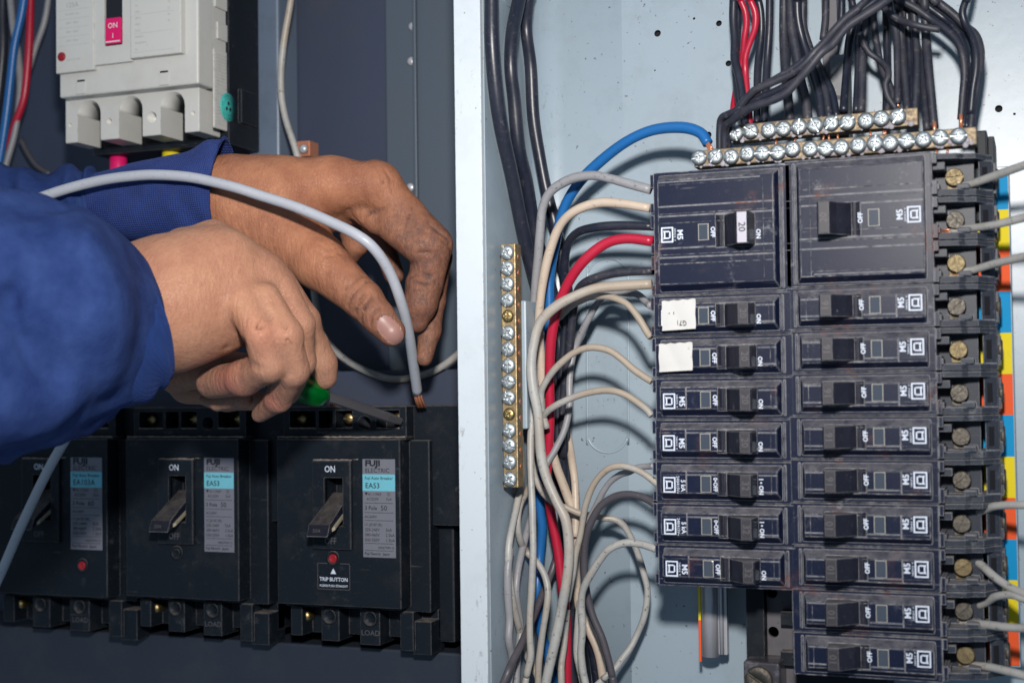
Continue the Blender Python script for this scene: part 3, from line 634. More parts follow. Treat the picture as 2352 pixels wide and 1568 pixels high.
z2 = lambda L_: [(1553.8+.3394*a, .3394*b) for a, b in L_]
UP = z2([(405, 903), (507, 890), (628, 882), (727, 875), (833, 860), (940, 855), (1050, 838), (1160, 832), (1285, 822), (1388, 808), (1500, 798)])
LO = z2([(158, 1073), (268, 1063), (375, 1062), (483, 1043), (585, 1040), (690, 1035), (790, 1015), (908, 1012), (1012, 1005), (1118, 997), (1232, 985), (1345, 975), (1448, 972), (1560, 955), (1672, 945), (1785, 935), (1910, 925)])
bar_h('terminal_bar', 'upper tarnished terminal bar with eleven zinc screws above the breakers', UP, 26, 'brownbar', (1676, 2108), 4.0, 9, 3.75)
bar_h('terminal_bar', 'lower long terminal bar with seventeen corroded zinc screws just above the breakers', LO, 14, 'brownbar', (1594, 2243), 3.9, 9, 3.65)
# vertical brass earth bar
vy = [122, 228, 333, 440, 548, 660, 768, 878, 985, 1092, 1203, 1310, 1412, 1522]; vx = [197, 193, 193, 190, 190, 190, 190, 188, 187, 190, 187, 183, 183, 183]
VB = [(1105.5+.3429*a, 537.8+.3429*b) for a, b in zip(vx, vy)] + [(1168, 1099)]
Yb = 6; xc = np.mean([P(a, b, Yb)[0] for a, b in VB]); zt, zbm = P(1172, 560, Yb)[2], P(1168, 1119, Yb)[2]
e = empty('earth_bar', (xc, Yb, zbm), 'vertical brass terminal bar with fifteen screws beside the pale post', 'terminal bar'); Lc = (xc, Yb, zbm)
MB().box(xc-3.9, xc+3.7, Yb, Yb+8, zbm, zt, 0.4).build('bar_body', 'brass', e, Lc)
for k, (a, b) in enumerate(VB):
    c = P(a, b, Yb); br = k in (4, 10)
    pan_screw(e, (xc-0.1, Yb-0.3, c[2]), 3.0 if br else 3.6, 'bronze' if br else 'zinc', random.uniform(0, 3.1), Lc, combo=not br)
mb = MB()
for k in range(14):
    zz_ = zt-6-k*7.8; mb.lathe((xc+3.6, Yb+4, zz_), (1, 0, 0), [(0, 1.3), (0.25, 1.3), (0.3, 0)], 12)
mb.build('side_bushings', 'copper', e, Lc)
za, zb_ = P(1140, 692, 14)[2], P(1140, 985, 14)[2]
MB().box(-85.9, xc+5.5, Yb+9, Yb+26, zb_, za, 0.8).build('mounting_bracket', 'panel', e, Lc)
MB().box(-85.9, xc+2, Yb+7.5, Yb+12, zt-18, zt-12, 0.4).box(-85.9, xc+2, Yb+7.5, Yb+12, zbm+12, zbm+18, 0.4).build('standoff', 'panel', e, Lc)
# ------------------------------------------------------------------ wires
def wire(pts, r, mat, lab, bare=0, group=None, cat='wire', name='wire', ends=None, n=12, step=5):
    """pts: (px, py, Y) ; r in photo px at the first point"""
    out_ = lambda p: p[0] < -5 or p[0] > 2357 or p[1] < -5 or p[1] > 1573
    pts = [tuple(p) for p in pts]
    if out_(pts[-1]): a_, b_ = pts[-2], pts[-1]; k_ = 330/max(1, math.hypot(b_[0]-a_[0], b_[1]-a_[1])); pts.append((b_[0]+(b_[0]-a_[0])*k_, b_[1]+(b_[1]-a_[1])*k_, b_[2]))
    if out_(pts[0]): a_, b_ = pts[1], pts[0]; k_ = 330/max(1, math.hypot(b_[0]-a_[0], b_[1]-a_[1])); pts.insert(0, (b_[0]+(b_[0]-a_[0])*k_*0.6, b_[1]+(b_[1]-a_[1])*k_, b_[2]))
    q = np.array([P(*p) for p in pts]); rm = r*mmpp(q[len(q)//2])
    for k_ in range(len(q)):      # never inside the pale side wall
        if q[k_][0] < -85.6+rm+0.4 and pts[k_][0] > 1110:
            d_ = q[k_]-CAM; q[k_] = CAM+d_*((-85.6+rm+0.4-CAM[0])/d_[0])
    sp = spline(q, step)
    ph = random.uniform(0, 6)
    rad = [rm*(1+0.035*math.sin(i*0.37+ph)) for i in range(len(sp))]
    L_ = sp[0]; o = MB().tube(sp, rad, n).build(name, mat, None, L_)
    tag(o, lab, cat, group)
    if bare:
        d = (sp[0]-sp[1]); d = d/np.linalg.norm(d)
        mb = MB()
        for k in range(7):
            off = np.array([random.uniform(-.4, .4) for _ in range(3)])*rm
            mb.tube([sp[0]+off-d*2, sp[0]+off*1.1+d*bare*.6, sp[0]+off*1.3+d*bare], rm*0.23, 6)
        c = mb.build('copper_core', 'copper', o, L_)
    return o
A = lambda x, y, Y: (1045.8+.3811*x, .3811*y, Y)
Bm = lambda x, y, Y: (1105.5+.3429*x, 537.8+.3429*y, Y)
Cm = lambda x, y, Y: (1135.4+.3331*x, 1045.8+.3331*y, Y)
T1 = lambda x, y, Y: (1613.5+.2287*x, .2287*y, Y)
T2 = lambda x, y, Y: (1912.3+.2287*x, .2287*y, Y)
def W(f, L_, Y, *a, **k):
    """L_: (x,y) or (x,y,Y)"""
    if not isinstance(Y, (list, tuple)): Y = [Y, Y]
    m = len(L_)-1; out = []
    for i, p in enumerate(L_):
        yy = p[2] if len(p) > 2 else float(np.interp(i/m, np.linspace(0, 1, len(Y)), Y))
        out.append(f(p[0], p[1], yy))
    return wire(out, *a, **k)
D_ = lambda x, y, Y: (x, y, Y)
W(D_, [(1127, -60), (1129, 0), (1131, 114), (1147, 267), (1175, 400), (1202, 533), (1222, 610), (1250, 700), (1285, 790), (1296, 900), (1290, 1000), (1296, 1150), (1312, 1300), (1330, 1450), (1340, 1620)], [20, 30, 45, 58, 58], 16, 'w_black', 'thick black cable running nearest the pale post', n=18, cat='cable', name='cable')
W(D_, [(1200, -60), (1192, 0), (1177, 76), (1173, 152), (1181, 229), (1192, 343), (1210, 419), (1229, 533), (1258, 640), (1285, 760), (1278, 900), (1276, 1010), (1300, 1200), (1326, 1400), (1350, 1620)], [30, 38, 52, 60, 60], 15, 'w_black', 'thick black cable in the middle of three coming down the side wall', n=18, cat='cable', name='cable')
W(D_, [(1222, -60), (1213, 0), (1209, 69), (1219, 152), (1225, 267), (1240, 362), (1255, 438), (1274, 514), (1290, 590), (1305, 700), (1300, 850), (1296, 1000), (1306, 1200), (1316, 1350), (1312, 1620)], [42, 50, 56, 62, 62], 14, 'w_black', 'rightmost of the three thick black cables at the side wall', n=18, cat='cable', name='cable')
W(D_, [(1626, 330), (1608, 305), (1565, 293), (1500, 299), (1440, 325), (1380, 370), (1330, 420), (1295, 480), (1275, 560), (1262, 640), (1262, 760), (1255, 900), (1250, 1050), (1240, 1156), (1245, 1212), (1239, 1279), (1234, 1362), (1242, 1445), (1259, 1505), (1280, 1600)], [18, 24, 38, 46, 52, 55], 12, 'w_blue', 'thick blue wire arching to the lower terminal bar', bare=5, n=16)
W(D_, [(1495, 436), (1440, 421), (1400, 410), (1360, 403), (1310, 412), (1265, 440), (1246, 480), (1240, 540), (1236, 590), (1230, 650), (1226, 720), (1230, 800), (1240, 900), (1250, 1000)], [12, 14, 24, 36, 42], 10.5, 'w_grey', 'grey wire entering the top of the left column')
W(D_, [(1493, 478), (1430, 468), (1375, 466), (1320, 485), (1285, 520), (1262, 580), (1248, 640), (1240, 700), (1238, 760), (1244, 850), (1248, 950), (1275, 1060), (1300, 1130), (1326, 1210), (1322, 1300), (1330, 1390), (1350, 1440), (1375, 1500), (1392, 1600)], [12, 14, 24, 32, 45, 52, 52], 10.5, 'w_beige', 'cream wire just below the topmost grey wire of the left column')
W(D_, [(1500, 520), (1430, 518), (1370, 522), (1325, 535), (1302, 568), (1297, 620), (1300, 700), (1290, 850), (1280, 1000), (1300, 1200)], [16, 18, 34, 48, 55], 10, 'w_black', 'black wire directly above the red wire at the left column')
W(D_, [(1500, 554), (1440, 548), (1390, 560), (1340, 600), (1305, 650), (1280, 710), (1266, 780), (1262, 860), (1263, 960), (1258, 1050), (1256, 1100), (1266, 1180), (1281, 1260), (1290, 1330), (1300, 1420), (1304, 1600)], [15, 16, 26, 38, 44, 46], 11.5, 'w_red', 'red wire bending down from the wide breaker through the bundle', n=16)
W(D_, [(1500, 622), (1440, 625), (1390, 632), (1345, 648), (1325, 672), (1316, 720), (1308, 800), (1295, 900), (1290, 1050)], [16, 20, 36, 52], 9.5, 'w_dusty', 'dusty black wire between the red wire and the thick pale wire')
W(D_, [(1497, 652), (1430, 656), (1370, 662), (1320, 680), (1275, 705), (1240, 742), (1226, 790), (1220, 840), (1225, 895), (1235, 945), (1239, 1000), (1243, 1046), (1255, 1096), (1279, 1152), (1300, 1196), (1307, 1262), (1302, 1329), (1290, 1396), (1277, 1462), (1262, 1529), (1245, 1610)], [12, 8, 8, 12, 14, 14], 11.5, 'w_white', 'long thick pale wire curving over the whole bundle to the bottom', n=16)
W(Bm, [(1135, 480), (1110, 462), (1050, 405), (990, 396), (860, 392), (780, 460), (700, 600), (640, 730), (606, 850), (590, 1000), (590, 1150), (560, 1300), (500, 1430), (440, 1530), (400, 1600)], [20, 36, 44, 40, 34], 8, 'w_grey', 'brownish grey wire dipping behind the arches to rejoin the bundle')
W(Bm, [(1135, 690), (1110, 655), (1050, 555), (980, 472), (900, 430), (820, 415), (740, 420), (680, 440), (600, 480), (520, 560)], [12, 16, 30], 8, 'w_white', 'uppermost thin pale wire arching into the first stickered breaker')
W(Bm, [(1140, 985), (1100, 960), (1020, 905), (940, 835), (860, 780), (770, 758), (690, 765), (610, 800), (530, 865), (470, 930), (420, 1010), (400, 1070), (405, 1180), (440, 1300)], [12, 14, 18, 26], 8, 'w_white', 'thin pale wire arching to the breaker with the blank sticker')
W(Bm, [(1140, 1215), (1110, 1175), (1060, 1135), (980, 1082), (900, 1052), (820, 1045), (720, 1060), (620, 1090), (520, 1135), (450, 1180), (412, 1230), (395, 1300), (400, 1420)], [12, 14, 20, 30], 8, 'w_white', 'spotted pale wire arching to the plain breaker under the stickered ones')
W(Cm, [(1150, 210), (1105, 180), (1040, 130), (960, 90), (870, 72), (790, 90), (720, 150), (670, 230), (630, 340), (612, 430), (590, 560), (560, 680), (545, 800), (525, 900), (505, 1000)], [12, 14, 24, 30], 7.6, 'w_white', 'pale wire looping down from the upper 5 kA breaker')
W(Cm, [(1100, 70), (1060, 74), (990, 82), (930, 112), (870, 130), (800, 180), (750, 250), (715, 320), (680, 390), (640, 470), (610, 600)], [16, 26, 34], 7.4, 'w_grey', 'grey wire crossing behind the loop above the upper 5 kA breaker')
W(Cm, [(1110, 335), (1075, 312), (1020, 285), (940, 268), (860, 275), (790, 305), (730, 350), (680, 430), (640, 530), (622, 640), (620, 760), (630, 900), (650, 1000), (685, 1120), (740, 1250), (780, 1380), (810, 1500), (830, 1620)], [14, 22, 34, 38], 8.6, 'w_brown', 'dark brownish wire curving down from between the two 5 kA breakers')
W(Cm, [(1115, 640), (1080, 630), (1020, 612), (930, 600), (850, 615), (780, 655), (720, 730), (670, 810), (630, 880), (605, 950), (600, 1050), (608, 1150), (605, 1250), (597, 1350), (610, 1480), (640, 1620)], [12, 14, 22, 24], 8.8, 'w_white', 'stained pale wire curving down from above the bottom left breaker')
W(Cm, [(290, -480), (278, -300), (262, -120), (254, 0), (265, 80), (290, 170), (340, 260), (420, 330), (500, 360), (580, 395), (650, 410), (760, 430), (830, 440), (890, 480), (940, 560), (980, 650), (1010, 740), (1035, 830), (1055, 920), (1050, 1020), (1030, 1120), (990, 1220), (940, 1320), (880, 1400), (830, 1470), (760, 1530), (690, 1600)], [24, 30, 40, 48, 50, 40], 7.6, 'w_white', 'long pale wire swinging right in a wide loop below the breakers')
W(Cm, [(285, -520), (268, -350), (250, -120), (250, 60), (255, 200), (262, 350), (265, 500), (268, 650), (262, 800), (255, 950), (245, 1100), (245, 1250), (250, 1380), (225, 1500), (205, 1620)], [22, 14, 14], 8.2, 'w_white', 'straight pale wire hanging in front of the blue wire')
W(Cm, [(260, 180), (225, 250), (180, 330), (160, 450), (175, 570), (220, 660), (290, 730), (345, 820), (370, 930), (360, 1050), (335, 1200), (315, 1350), (305, 1450), (300, 1620)], [44, 34, 28, 28], 8, 'w_white', 'wavy pale wire bulging left then right around the blue wire')
W(D_, [(1232, 790), (1212, 822), (1199, 855), (1196, 910), (1195, 1000), (1197, 1096), (1188, 1156), (1177, 1206), (1169, 1252), (1168, 1306), (1175, 1362), (1185, 1412), (1199, 1466), (1212, 1509), (1232, 1546), (1250, 1610)], [50, 46, 36, 30], 8, 'w_white', 'leftmost pale wire passing under the foot of the brass bar')
W(Cm, [(270, 380), (240, 470), (200, 620), (165, 780), (150, 930), (165, 1060), (180, 1200), (160, 1400), (150, 1620)], [54, 54], 8, 'w_grey', 'grey wire deep behind the leftmost pale wires')
W(Cm, [(110, 640), (92, 800), (95, 980), (105, 1130), (100, 1270), (125, 1400), (110, 1500), (90, 1620)], [58, 56], 8.5, 'w_grey', 'grey wire at the lower left against the side wall')
W(Cm, [(430, 700), (385, 830), (330, 960), (260, 1130), (190, 1290), (120, 1430), (50, 1600)], [56, 50, 30, 6, -4], 9, 'w_brown', 'dark wire slanting down to the left behind the pale wires')
W(Cm, [(470, -400), (490, -240), (520, -60), (538, 60), (556, 200), (562, 400), (558, 560)], [66, 66, 52, 46, 44], 9, 'w_beige', 'short stretch of cream wire right of the dark bundle')
W(Cm, [(500, 1060), (490, 1180), (482, 1300), (462, 1450), (462, 1620)], [40, 34], 8, 'w_white', 'pale wire emerging beside the thick pale wire at the bottom')
W(Cm, [(590, 1000), (578, 1130), (568, 1350), (595, 1500), (620, 1620)], [36, 34], 7.8, 'w_white', 'pale wire tucked left of the stained wire at the bottom')
W(Cm, [(510, 900), (520, 1080), (522, 1250), (530, 1400), (545, 1620)], [50, 50], 12, 'w_black', 'black wire between the pale wires at the bottom centre')
W(Cm, [(640, 1150), (680, 1300), (700, 1450), (720, 1620)], [58, 60], 12, 'w_black', 'black wire low behind the cream wire at the bottom')
# black bundle at the top right
BG = 'black wires dropping to the terminal bars'
bl = 'dusty black wire '
W(T1, [(318, -150), (315, 0), (310, 200), (325, 400), (325, 600), (365, 760), (395, 950), (405, 1100), (430, 1290)], [48, 48, 40, 34], 10, 'w_black', 'leftmost black wire beside the two red wires', group=BG)
W(T1, [(345, -150), (348, 0), (352, 200), (340, 450), (330, 650), (345, 850), (365, 1000), (400, 1150), (455, 1290)], [54, 54, 46, 36], 9, 'w_black', 'black wire tucked behind the leftmost black wire', group=BG)
W(T1, [(360, -150), (385, 0), (430, 120), (440, 250), (420, 400), (400, 600), (350, 850), (315, 1040), (300, 1200)], [40, 46, 58], 7.5, 'w_red', 'left one of the two red wires above the terminal bars')
W(T1, [(440, -150), (480, 0), (530, 130), (528, 280), (480, 420), (432, 570), (430, 720), (445, 900), (465, 1080), (480, 1290)], [34, 38, 42, 38], 7.6, 'w_red', 'right one of the two red wires above the terminal bars')
W(T1, [(520, -150), (560, 0), (588, 150), (590, 350), (560, 600), (550, 800), (550, 1000), (545, 1260)], [46, 50, 36], 8.2, 'w_black', 'black wire directly right of the red wires', group=BG)
W(T1, [(680, -150), (675, 0), (670, 300), (650, 600), (640, 800), (630, 1000), (618, 1260)], [44, 44, 36], 8.6, 'w_black', 'straight black wire standing alone between two gaps', group=BG)
W(T1, [(825, -150), (820, 0), (818, 300), (830, 600), (850, 900), (880, 1220)], [50, 50, 34], 11, 'w_dusty', 'left edge black wire of the thick middle bundle', group=BG)
W(T1, [(880, -150), (880, 0), (900, 300), (945, 550), (985, 800), (1035, 1000), (1060, 1220)], [46, 40, 34], 11, 'w_dusty', 'second black wire of the thick middle bundle', group=BG)
W(T1, [(950, -150), (950, 0), (960, 200), (1005, 400), (1070, 600), (1130, 800), (1180, 1000), (1200, 1220)], [40, 44, 34], 10, 'w_black', 'third black wire of the thick middle bundle', group=BG)
W(T1, [(1010, -150), (1010, 0), (1010, 250), (1060, 430), (1120, 600), (1190, 800), (1240, 950), (1275, 1200)], [44, 48, 34], 9, 'w_dusty', 'fourth black wire of the thick middle bundle', group=BG)
W(T1, [(1120, 560), (1180, 680), (1240, 800), (1305, 950), (1350, 1190)], [50, 34], 8.5, 'w_black', 'black wire spreading right from the foot of the middle bundle', group=BG)
W(T1, [(1240, -150), (1240, 0), (1235, 200), (1212, 400)], [48, 46], 8.5, 'w_dusty', 'cut off black wire hanging above the grey clamp', group=BG)
W(T1, [(1400, -150), (1398, 0), (1390, 200), (1340, 420)], [48, 48], 8, 'w_black', 'black wire right of the rusty bar', group=BG)
W(T1, [(1485, -150), (1500, 0), (1520, 120), (1500, 300)], [50, 50], 8, 'w_black', 'short black wire passing behind the slanting wires', group=BG)
c1 = [(2003, -35), (1974, 16), (1942, 43), (1912, 75), (1897, 94), (1872, 119), (1849, 146), (1819, 169), (1785, 185), (1751, 199), (1730, 210), (1712, 229), (1691, 254), (1673, 263), (1657, 272), (1653.5, 297), (1653.5, 350)]
W(D_, c1, [10, 2, 10, 22], 9, 'w_dusty', 'topmost of the four slanting black wires')
W(D_, [(2070, -40), (2031, 5), (1988, 34), (1946, 62), (1912, 103), (1886, 122), (1858, 157), (1833, 185), (1808, 212), (1778, 229), (1745, 240), (1720, 250), (1700, 262), (1684, 276), (1668, 288), (1664, 306), (1664, 350)], [6, -4, 4, 20], 9.5, 'w_dusty', 'lowest of the four slanting black wires')
W(D_, [(2040, -40), (1990, 5), (1950, 35), (1910, 82), (1880, 112), (1850, 137), (1815, 162), (1780, 183), (1745, 203), (1722, 220), (1706, 235), (1690, 258), (1676, 275), (1660, 290), (1659, 350)], [14, 6, 12, 24], 8.5, 'w_dusty', 'second of the four slanting black wires')
W(D_, [(2055, -40), (2010, 2), (1965, 35), (1918, 85), (1884, 120), (1850, 160), (1815, 190), (1780, 210), (1745, 225), (1715, 240), (1695, 256), (1680, 272), (1672, 300), (1674, 350)], [14, 6, 14, 26], 8.5, 'w_black', 'third of the four slanting black wires')
vs = [([(235, 60), (190, 300), (160, 450), (140, 700), (125, 900), (110, 1120)], 9, 'black wire first right of the grey clamp', 'w_black', 46),
      ([(330, 40), (290, 250), (262, 400), (262, 600), (250, 850), (235, 1130)], 8.5, 'left wire of the pair entering under the eighth upper screw', 'w_black', 44),
      ([(340, 60), (340, 250), (318, 400), (300, 600), (296, 850), (285, 1130)], 9, 'right wire of the pair entering under the eighth upper screw', 'w_dusty', 40),
      ([(420, -60), (412, 100), (410, 180), (430, 350), (465, 550), (500, 700), (570, 850), (605, 960), (560, 1060), (545, 1180)], 7.5, 'twisting black wire crossing its neighbour', 'w_dusty', 38),
      ([(270, 330), (300, 400), (360, 520), (470, 605), (545, 680), (560, 760), (530, 860), (560, 980), (640, 1100)], 7.5, 'kinked black wire wrapping round its twisting neighbour', 'w_dusty', 34),
      ([(540, -60), (540, 150), (545, 400), (550, 700), (545, 900), (540, 1180)], 9, 'straight black wire behind the twisted pair', 'w_black', 50),
      ([(560, -60), (590, 180), (640, 330), (650, 600), (650, 850), (655, 1040)], 8, 'black wire with bare copper above the last upper screw', 'w_dusty', 38),
      ([(640, -60), (670, 100), (690, 400), (710, 650), (735, 900), (750, 1120)], 9, 'first black wire right of the bare copper one', 'w_dusty', 40),
      ([(740, -60), (745, 100), (765, 400), (782, 700), (800, 900), (800, 1200)], 8.5, 'second black wire right of the bare copper one', 'w_black', 44),
      ([(790, -60), (810, 60), (835, 350), (850, 600), (842, 850), (825, 1180)], 8.5, 'third black wire right of the bare copper one', 'w_dusty', 40),
      ([(700, 60), (760, 300), (850, 480), (890, 700), (920, 950), (950, 1310)], 9, 'black wire fanning out behind to the lower bar', 'w_dusty', 46),
      ([(920, -60), (930, 100), (940, 400), (960, 650), (985, 900), (1020, 1290)], 10, 'straight thick black wire right of the fan', 'w_dusty', 38),
      ([(500, 60), (560, 130), (680, 205), (800, 245), (920, 275), (1075, 300)], 8, 'cut black wire lying across the bundle', 'w_dusty', 26),
      ([(600, -80), (720, 20), (850, 95), (980, 190), (1120, 285), (1240, 400), (1305, 550), (1325, 750), (1308, 950), (1288, 1200)], 8.5, 'leftmost of the wires bowing out to the right', 'w_dusty', 34),
      ([(760, -80), (860, 0), (980, 85), (1120, 190), (1230, 290), (1310, 430), (1345, 600), (1350, 850), (1330, 1050), (1312, 1300)], 8, 'second of the wires bowing out to the right', 'w_black', 40),
      ([(880, -80), (980, 20), (1100, 135), (1230, 250), (1350, 350), (1410, 460), (1425, 620), (1395, 850), (1365, 1050), (1345, 1300)], 8, 'third of the wires bowing out to the right', 'w_black', 44),
      ([(960, -80), (1070, 30), (1200, 135), (1330, 262), (1435, 350), (1480, 480), (1482, 620), (1452, 850), (1408, 1080), (1385, 1310)], 9.5, 'outermost of the wires bowing out to the right', 'w_dusty', 38),
      ([(1380, -120), (1340, 0), (1305, 130), (1340, 250), (1400, 360), (1440, 520), (1440, 700), (1410, 900), (1385, 1150)], 8.5, 'black wire dropping from the top right into the bowed wires', 'w_black', 34)]
for (L_, r_, lab, m_, y_) in vs:
    cutw = 'cut black' in lab or 'first right' in lab
    o = W(T2, L_, [y_, y_+4, y_-2, 32 if L_[-1][1] > 1000 else y_], r_, m_, lab, group=BG)
mb = MB()
for (x, y, Y) in ((655, 1050, 34), (108, 1130, 36), (235, 1135, 34), (285, 1130, 34), (1288, 1215, 30), (1022, 1290, 30)):
    q = P(*T2(x, y, Y)); mb.tube([q+np.array([0, 0, 3.0]), q+np.array([0.1, 0, 0]), q+np.array([0, 0, -4])], 0.9, 8)
tag(mb.build('copper_ends', 'copper'), 'bare copper wire ends just above the terminal bars', 'wire ends', kind='stuff')
# wires leaving to the right
rw = [([(2205, 428, 24), (2232, 422, 22), (2290, 402, 12), (2352, 380, 2), (2440, 350, -10)], 'pale wire leaving the top terminal screw to the right'),
      ([(2185, 530, 24), (2215, 526, 22), (2280, 517, 12), (2352, 500, 2), (2440, 478, -10)], 'pale wire leaving the second terminal screw of the wide breaker'),
      ([(2205, 626, 24), (2235, 620, 22), (2290, 604, 12), (2352, 590, 2), (2440, 572, -10)], 'pale wire leaving the third terminal screw of the wide breaker'),
      ([(2235, 1180, 28), (2262, 1170, 24), (2290, 1161, 18), (2352, 1159, 10), (2440, 1165, 5)], 'pale wire level with the lower orange band'),
      ([(2225, 1280, 30), (2250, 1294, 26), (2288, 1327, 18), (2324, 1350, 12), (2352, 1362, 8), (2440, 1395, 0)], 'pale wire slanting down over the lower blue band'),
      ([(2240, 1392, 28), (2264, 1383, 24), (2288, 1369, 18), (2324, 1365, 12), (2352, 1374, 8), (2440, 1400, 0)], 'pale wire arching just below the slanting one'),
      ([(2205, 1426, 26), (2223, 1430, 24), (2265, 1434, 18), (2309, 1439, 12), (2352, 1442, 8), (2440, 1446, 0)], 'level pale wire leaving the third breaker marked 10'),
      ([(2212, 1523, 26), (2229, 1527, 24), (2271, 1531, 18), (2309, 1539, 12), (2352, 1551, 8), (2440, 1585, 0)], 'lowest pale wire leaving the bottom right breaker')]
for L_, lab in rw: wire(L_, 9.8, 'w_white', lab, bare=4, group='pale wires leaving to the right')
# wires in the dark box
Z1 = lambda x, y, Y: (.2668*x, .2668*y, Y)
W(Z1, [(225, -200), (205, 0), (180, 150), (125, 400), (90, 700), (55, 1000), (10, 1300), (-60, 1700)], [98, 98], 9.5, 'w_blue', 'blue wire hanging at the far left')
W(Z1, [(270, -200), (262, 50), (255, 300), (240, 550), (205, 850), (120, 1100), (50, 1400), (-20, 1700)], [104, 104], 9, 'w_red', 'red wire hanging beside the blue one at the far left')
W(Z1, [(70, -200), (90, 0), (115, 250), (160, 500), (172, 800), (130, 1130), (55, 1400), (0, 1600), (-60, 1800)], [110, 100], 8, 'w_grey', 'grey wire crossing under the blue and red wires')
W(Z1, [(430, -200), (415, 0), (380, 200), (310, 400), (250, 600)], [112, 110], 7, 'w_grey', 'grey wire slanting in front of the dark box back, left of the white breaker')
W(Z1, [(30, -200), (20, 100), (25, 400), (0, 700), (-40, 1000)], [116, 116], 12, 'w_black', 'black cable at the very left edge')
W(Z1, [(180, 1200), (240, 1320), (320, 1430), (430, 1500)], [118, 116], 6, 'w_brown', 'faint thin wire curving behind the blue sleeve')
W(D_, [(672, -60), (668, 0), (650, 110), (645, 200), (655, 270), (682, 355), (700, 450), (715, 600), (724, 690), (738, 760), (765, 800), (800, 830), (850, 856), (900, 870), (950, 866), (1000, 850), (1050, 815), (1090, 770)], [96, 96, 100, 104, 100], 8, 'w_white', 'white wire hanging behind the hands and looping up to the post', n=14)
c = P(702, 343, 100)
tag(MB().use('copper').box(c[0]-4.5, c[0]+4.5, 97, 108, c[2]-5, c[2]+4.5, 0.8).use('rod').lathe((c[0]+1, 97, c[2]-0.5), (0, -1, 0), [(0, 2.6), (2, 2.6), (3, 1.4), (3.1, 0)], 20).build('copper_terminal', None, None, c), 'small copper terminal with shiny bolt above the far wrist', 'terminal')
# ------------------------------------------------------------------ white moulded case breaker
def PX(px, py, Y): p = P(px, py, Y); return p[0], p[2]
Yw = 40
xl, _ = PX(127, 100, Yw); xr, _ = PX(447, 100, Yw); zbot = PX(300, 205, Yw)[1]; Lw = ((xl+xr)/2, Yw, zbot)
wb = empty('moulded_case_breaker', Lw, 'large aged white breaker with pink ON toggle at the top left', 'breaker')
zcov = P(300, 138, Yw)[2]
mb = MB().use('white').box(xl, xr, Yw+3.5, Yw+19, zbot, 260, 1.6, 4)
mb.build('body', None, wb, Lw)
# raised cover with two label fields and toggle well
tx0, tx1 = PX(238, 60, Yw)[0], PX(279, 60, Yw)[0]
mb = MB().use('white').box(xl+0.4, PX(215, 60, Yw)[0], Yw, Yw+5, zcov-3.2, 260, 0.6).box(PX(224, 60, Yw)[0]-3.6, PX(300, 60, Yw)[0], Yw+0.9, Yw+5, zcov-0.6, 260, 0.5).box(PX(301, 60, Yw)[0], PX(418, 60, Yw)[0], Yw-1.0, Yw+5, zcov+0.5, 260, 0.8)
o = mb.build('front_cover', None, wb, Lw)
zt0 = P(258, 104, Yw)[2]
cm = MB().box(tx0-Lw[0], tx1-Lw[0], -3, 5.2, zt0-Lw[2], 300); cut(o, cm)
MB().use('hole').box(tx0+0.1, tx1-0.1, Yw+3.6, Yw+3.8, zt0+0.1, 259).build('toggle_well', None, wb, Lw)
zta = P(260, 42, Yw)[2]
h = MB().use('black').box(tx0+0.8, tx1-0.2, Yw+1.2, Yw+3.5, zt0+0.3, zta+22, 0.2).build('toggle_frame', None, wb, Lw)
MB().use('magenta').box(tx0+1.6, tx1-0.4, Yw-0.6, Yw+1.4, zt0+0.6, zta, 0.3).build('toggle', None, wb, Lw)
mb = MB().use('label').text('ON', 4.3, ((tx0+tx1)/2+0.7, Yw-0.7, zta-4.6), (1, 0, 0), (0, 0, 1), 0.01).text('I', 4, ((tx0+tx1)/2+0.7, Yw-0.7, zta-10.5), (1, 0, 0), (0, 0, 1), 0.01).box(tx0+1.8, tx1-0.6, Yw-0.75, Yw-0.65, zt0+1.5, zt0+2.2)
mb.build('toggle_lettering', None, wb, Lw)
mb = MB().use('grey_ink'); xx0 = xl+2.5
for k, (t, s_) in enumerate((('125A', 4.2), ('AC 690V  Icu', 1.7), ('500V   30kA', 1.7), ('400V   50kA', 1.7), ('230V   85kA', 1.7))):
    zz_ = zcov+36-k*5.2; mb.text(t, s_, (xl+12, Yw-0.02, zz_), (1, 0, 0), (0, 0, 1), 0, 'CENTER'); mb.box(xl+2, xl+24, Yw-0.06, Yw-0.02, zz_-2.7, zz_-2.6)
mb.text('PUSH TO TRIP', 1.5, (xl+13, Yw-0.02, zcov+4.0), (1, 0, 0), (0, 0, 1), 0, 'CENTER')
mb.build('rating_print', None, wb, Lw); mb = MB().use('grey_ink')
for k in range(9):
    zz_ = zcov+34-k*3.6; x_ = PX(306, 60, Yw)[0]; mb.text(('690V', 'Ue', '525V', '500V', '440V', 'Cat.A', '50/60Hz', 'IEC60947-2', 'Sn:')[k], 1.6, (x_+2, Yw-1.06, zz_), (1, 0, 0), (0, 0, 1), 0, 'LEFT'); mb.box(x_+1, x_+28, Yw-1.1, Yw-1.06, zz_-1.7, zz_-1.62) if k % 3 == 2 else None
    mb.text(('8kA', '18', '22', '30', '50', '', '', 'JIS', '')[k], 1.6, (x_+24, Yw-1.06, zz_), (1, 0, 0), (0, 0, 1), 0, 'LEFT') if k < 5 else None
mb.build('table_print', None, wb, Lw)
c = P(142, 131, Yw); MB().lathe((c[0], Yw+0.3, c[2]), (0, -1, 0), [(0, 2.7), (0.9, 2.6), (1.2, 2.0), (1.25, 0)], 24).build('trip_button', 'redbtn', wb, Lw)
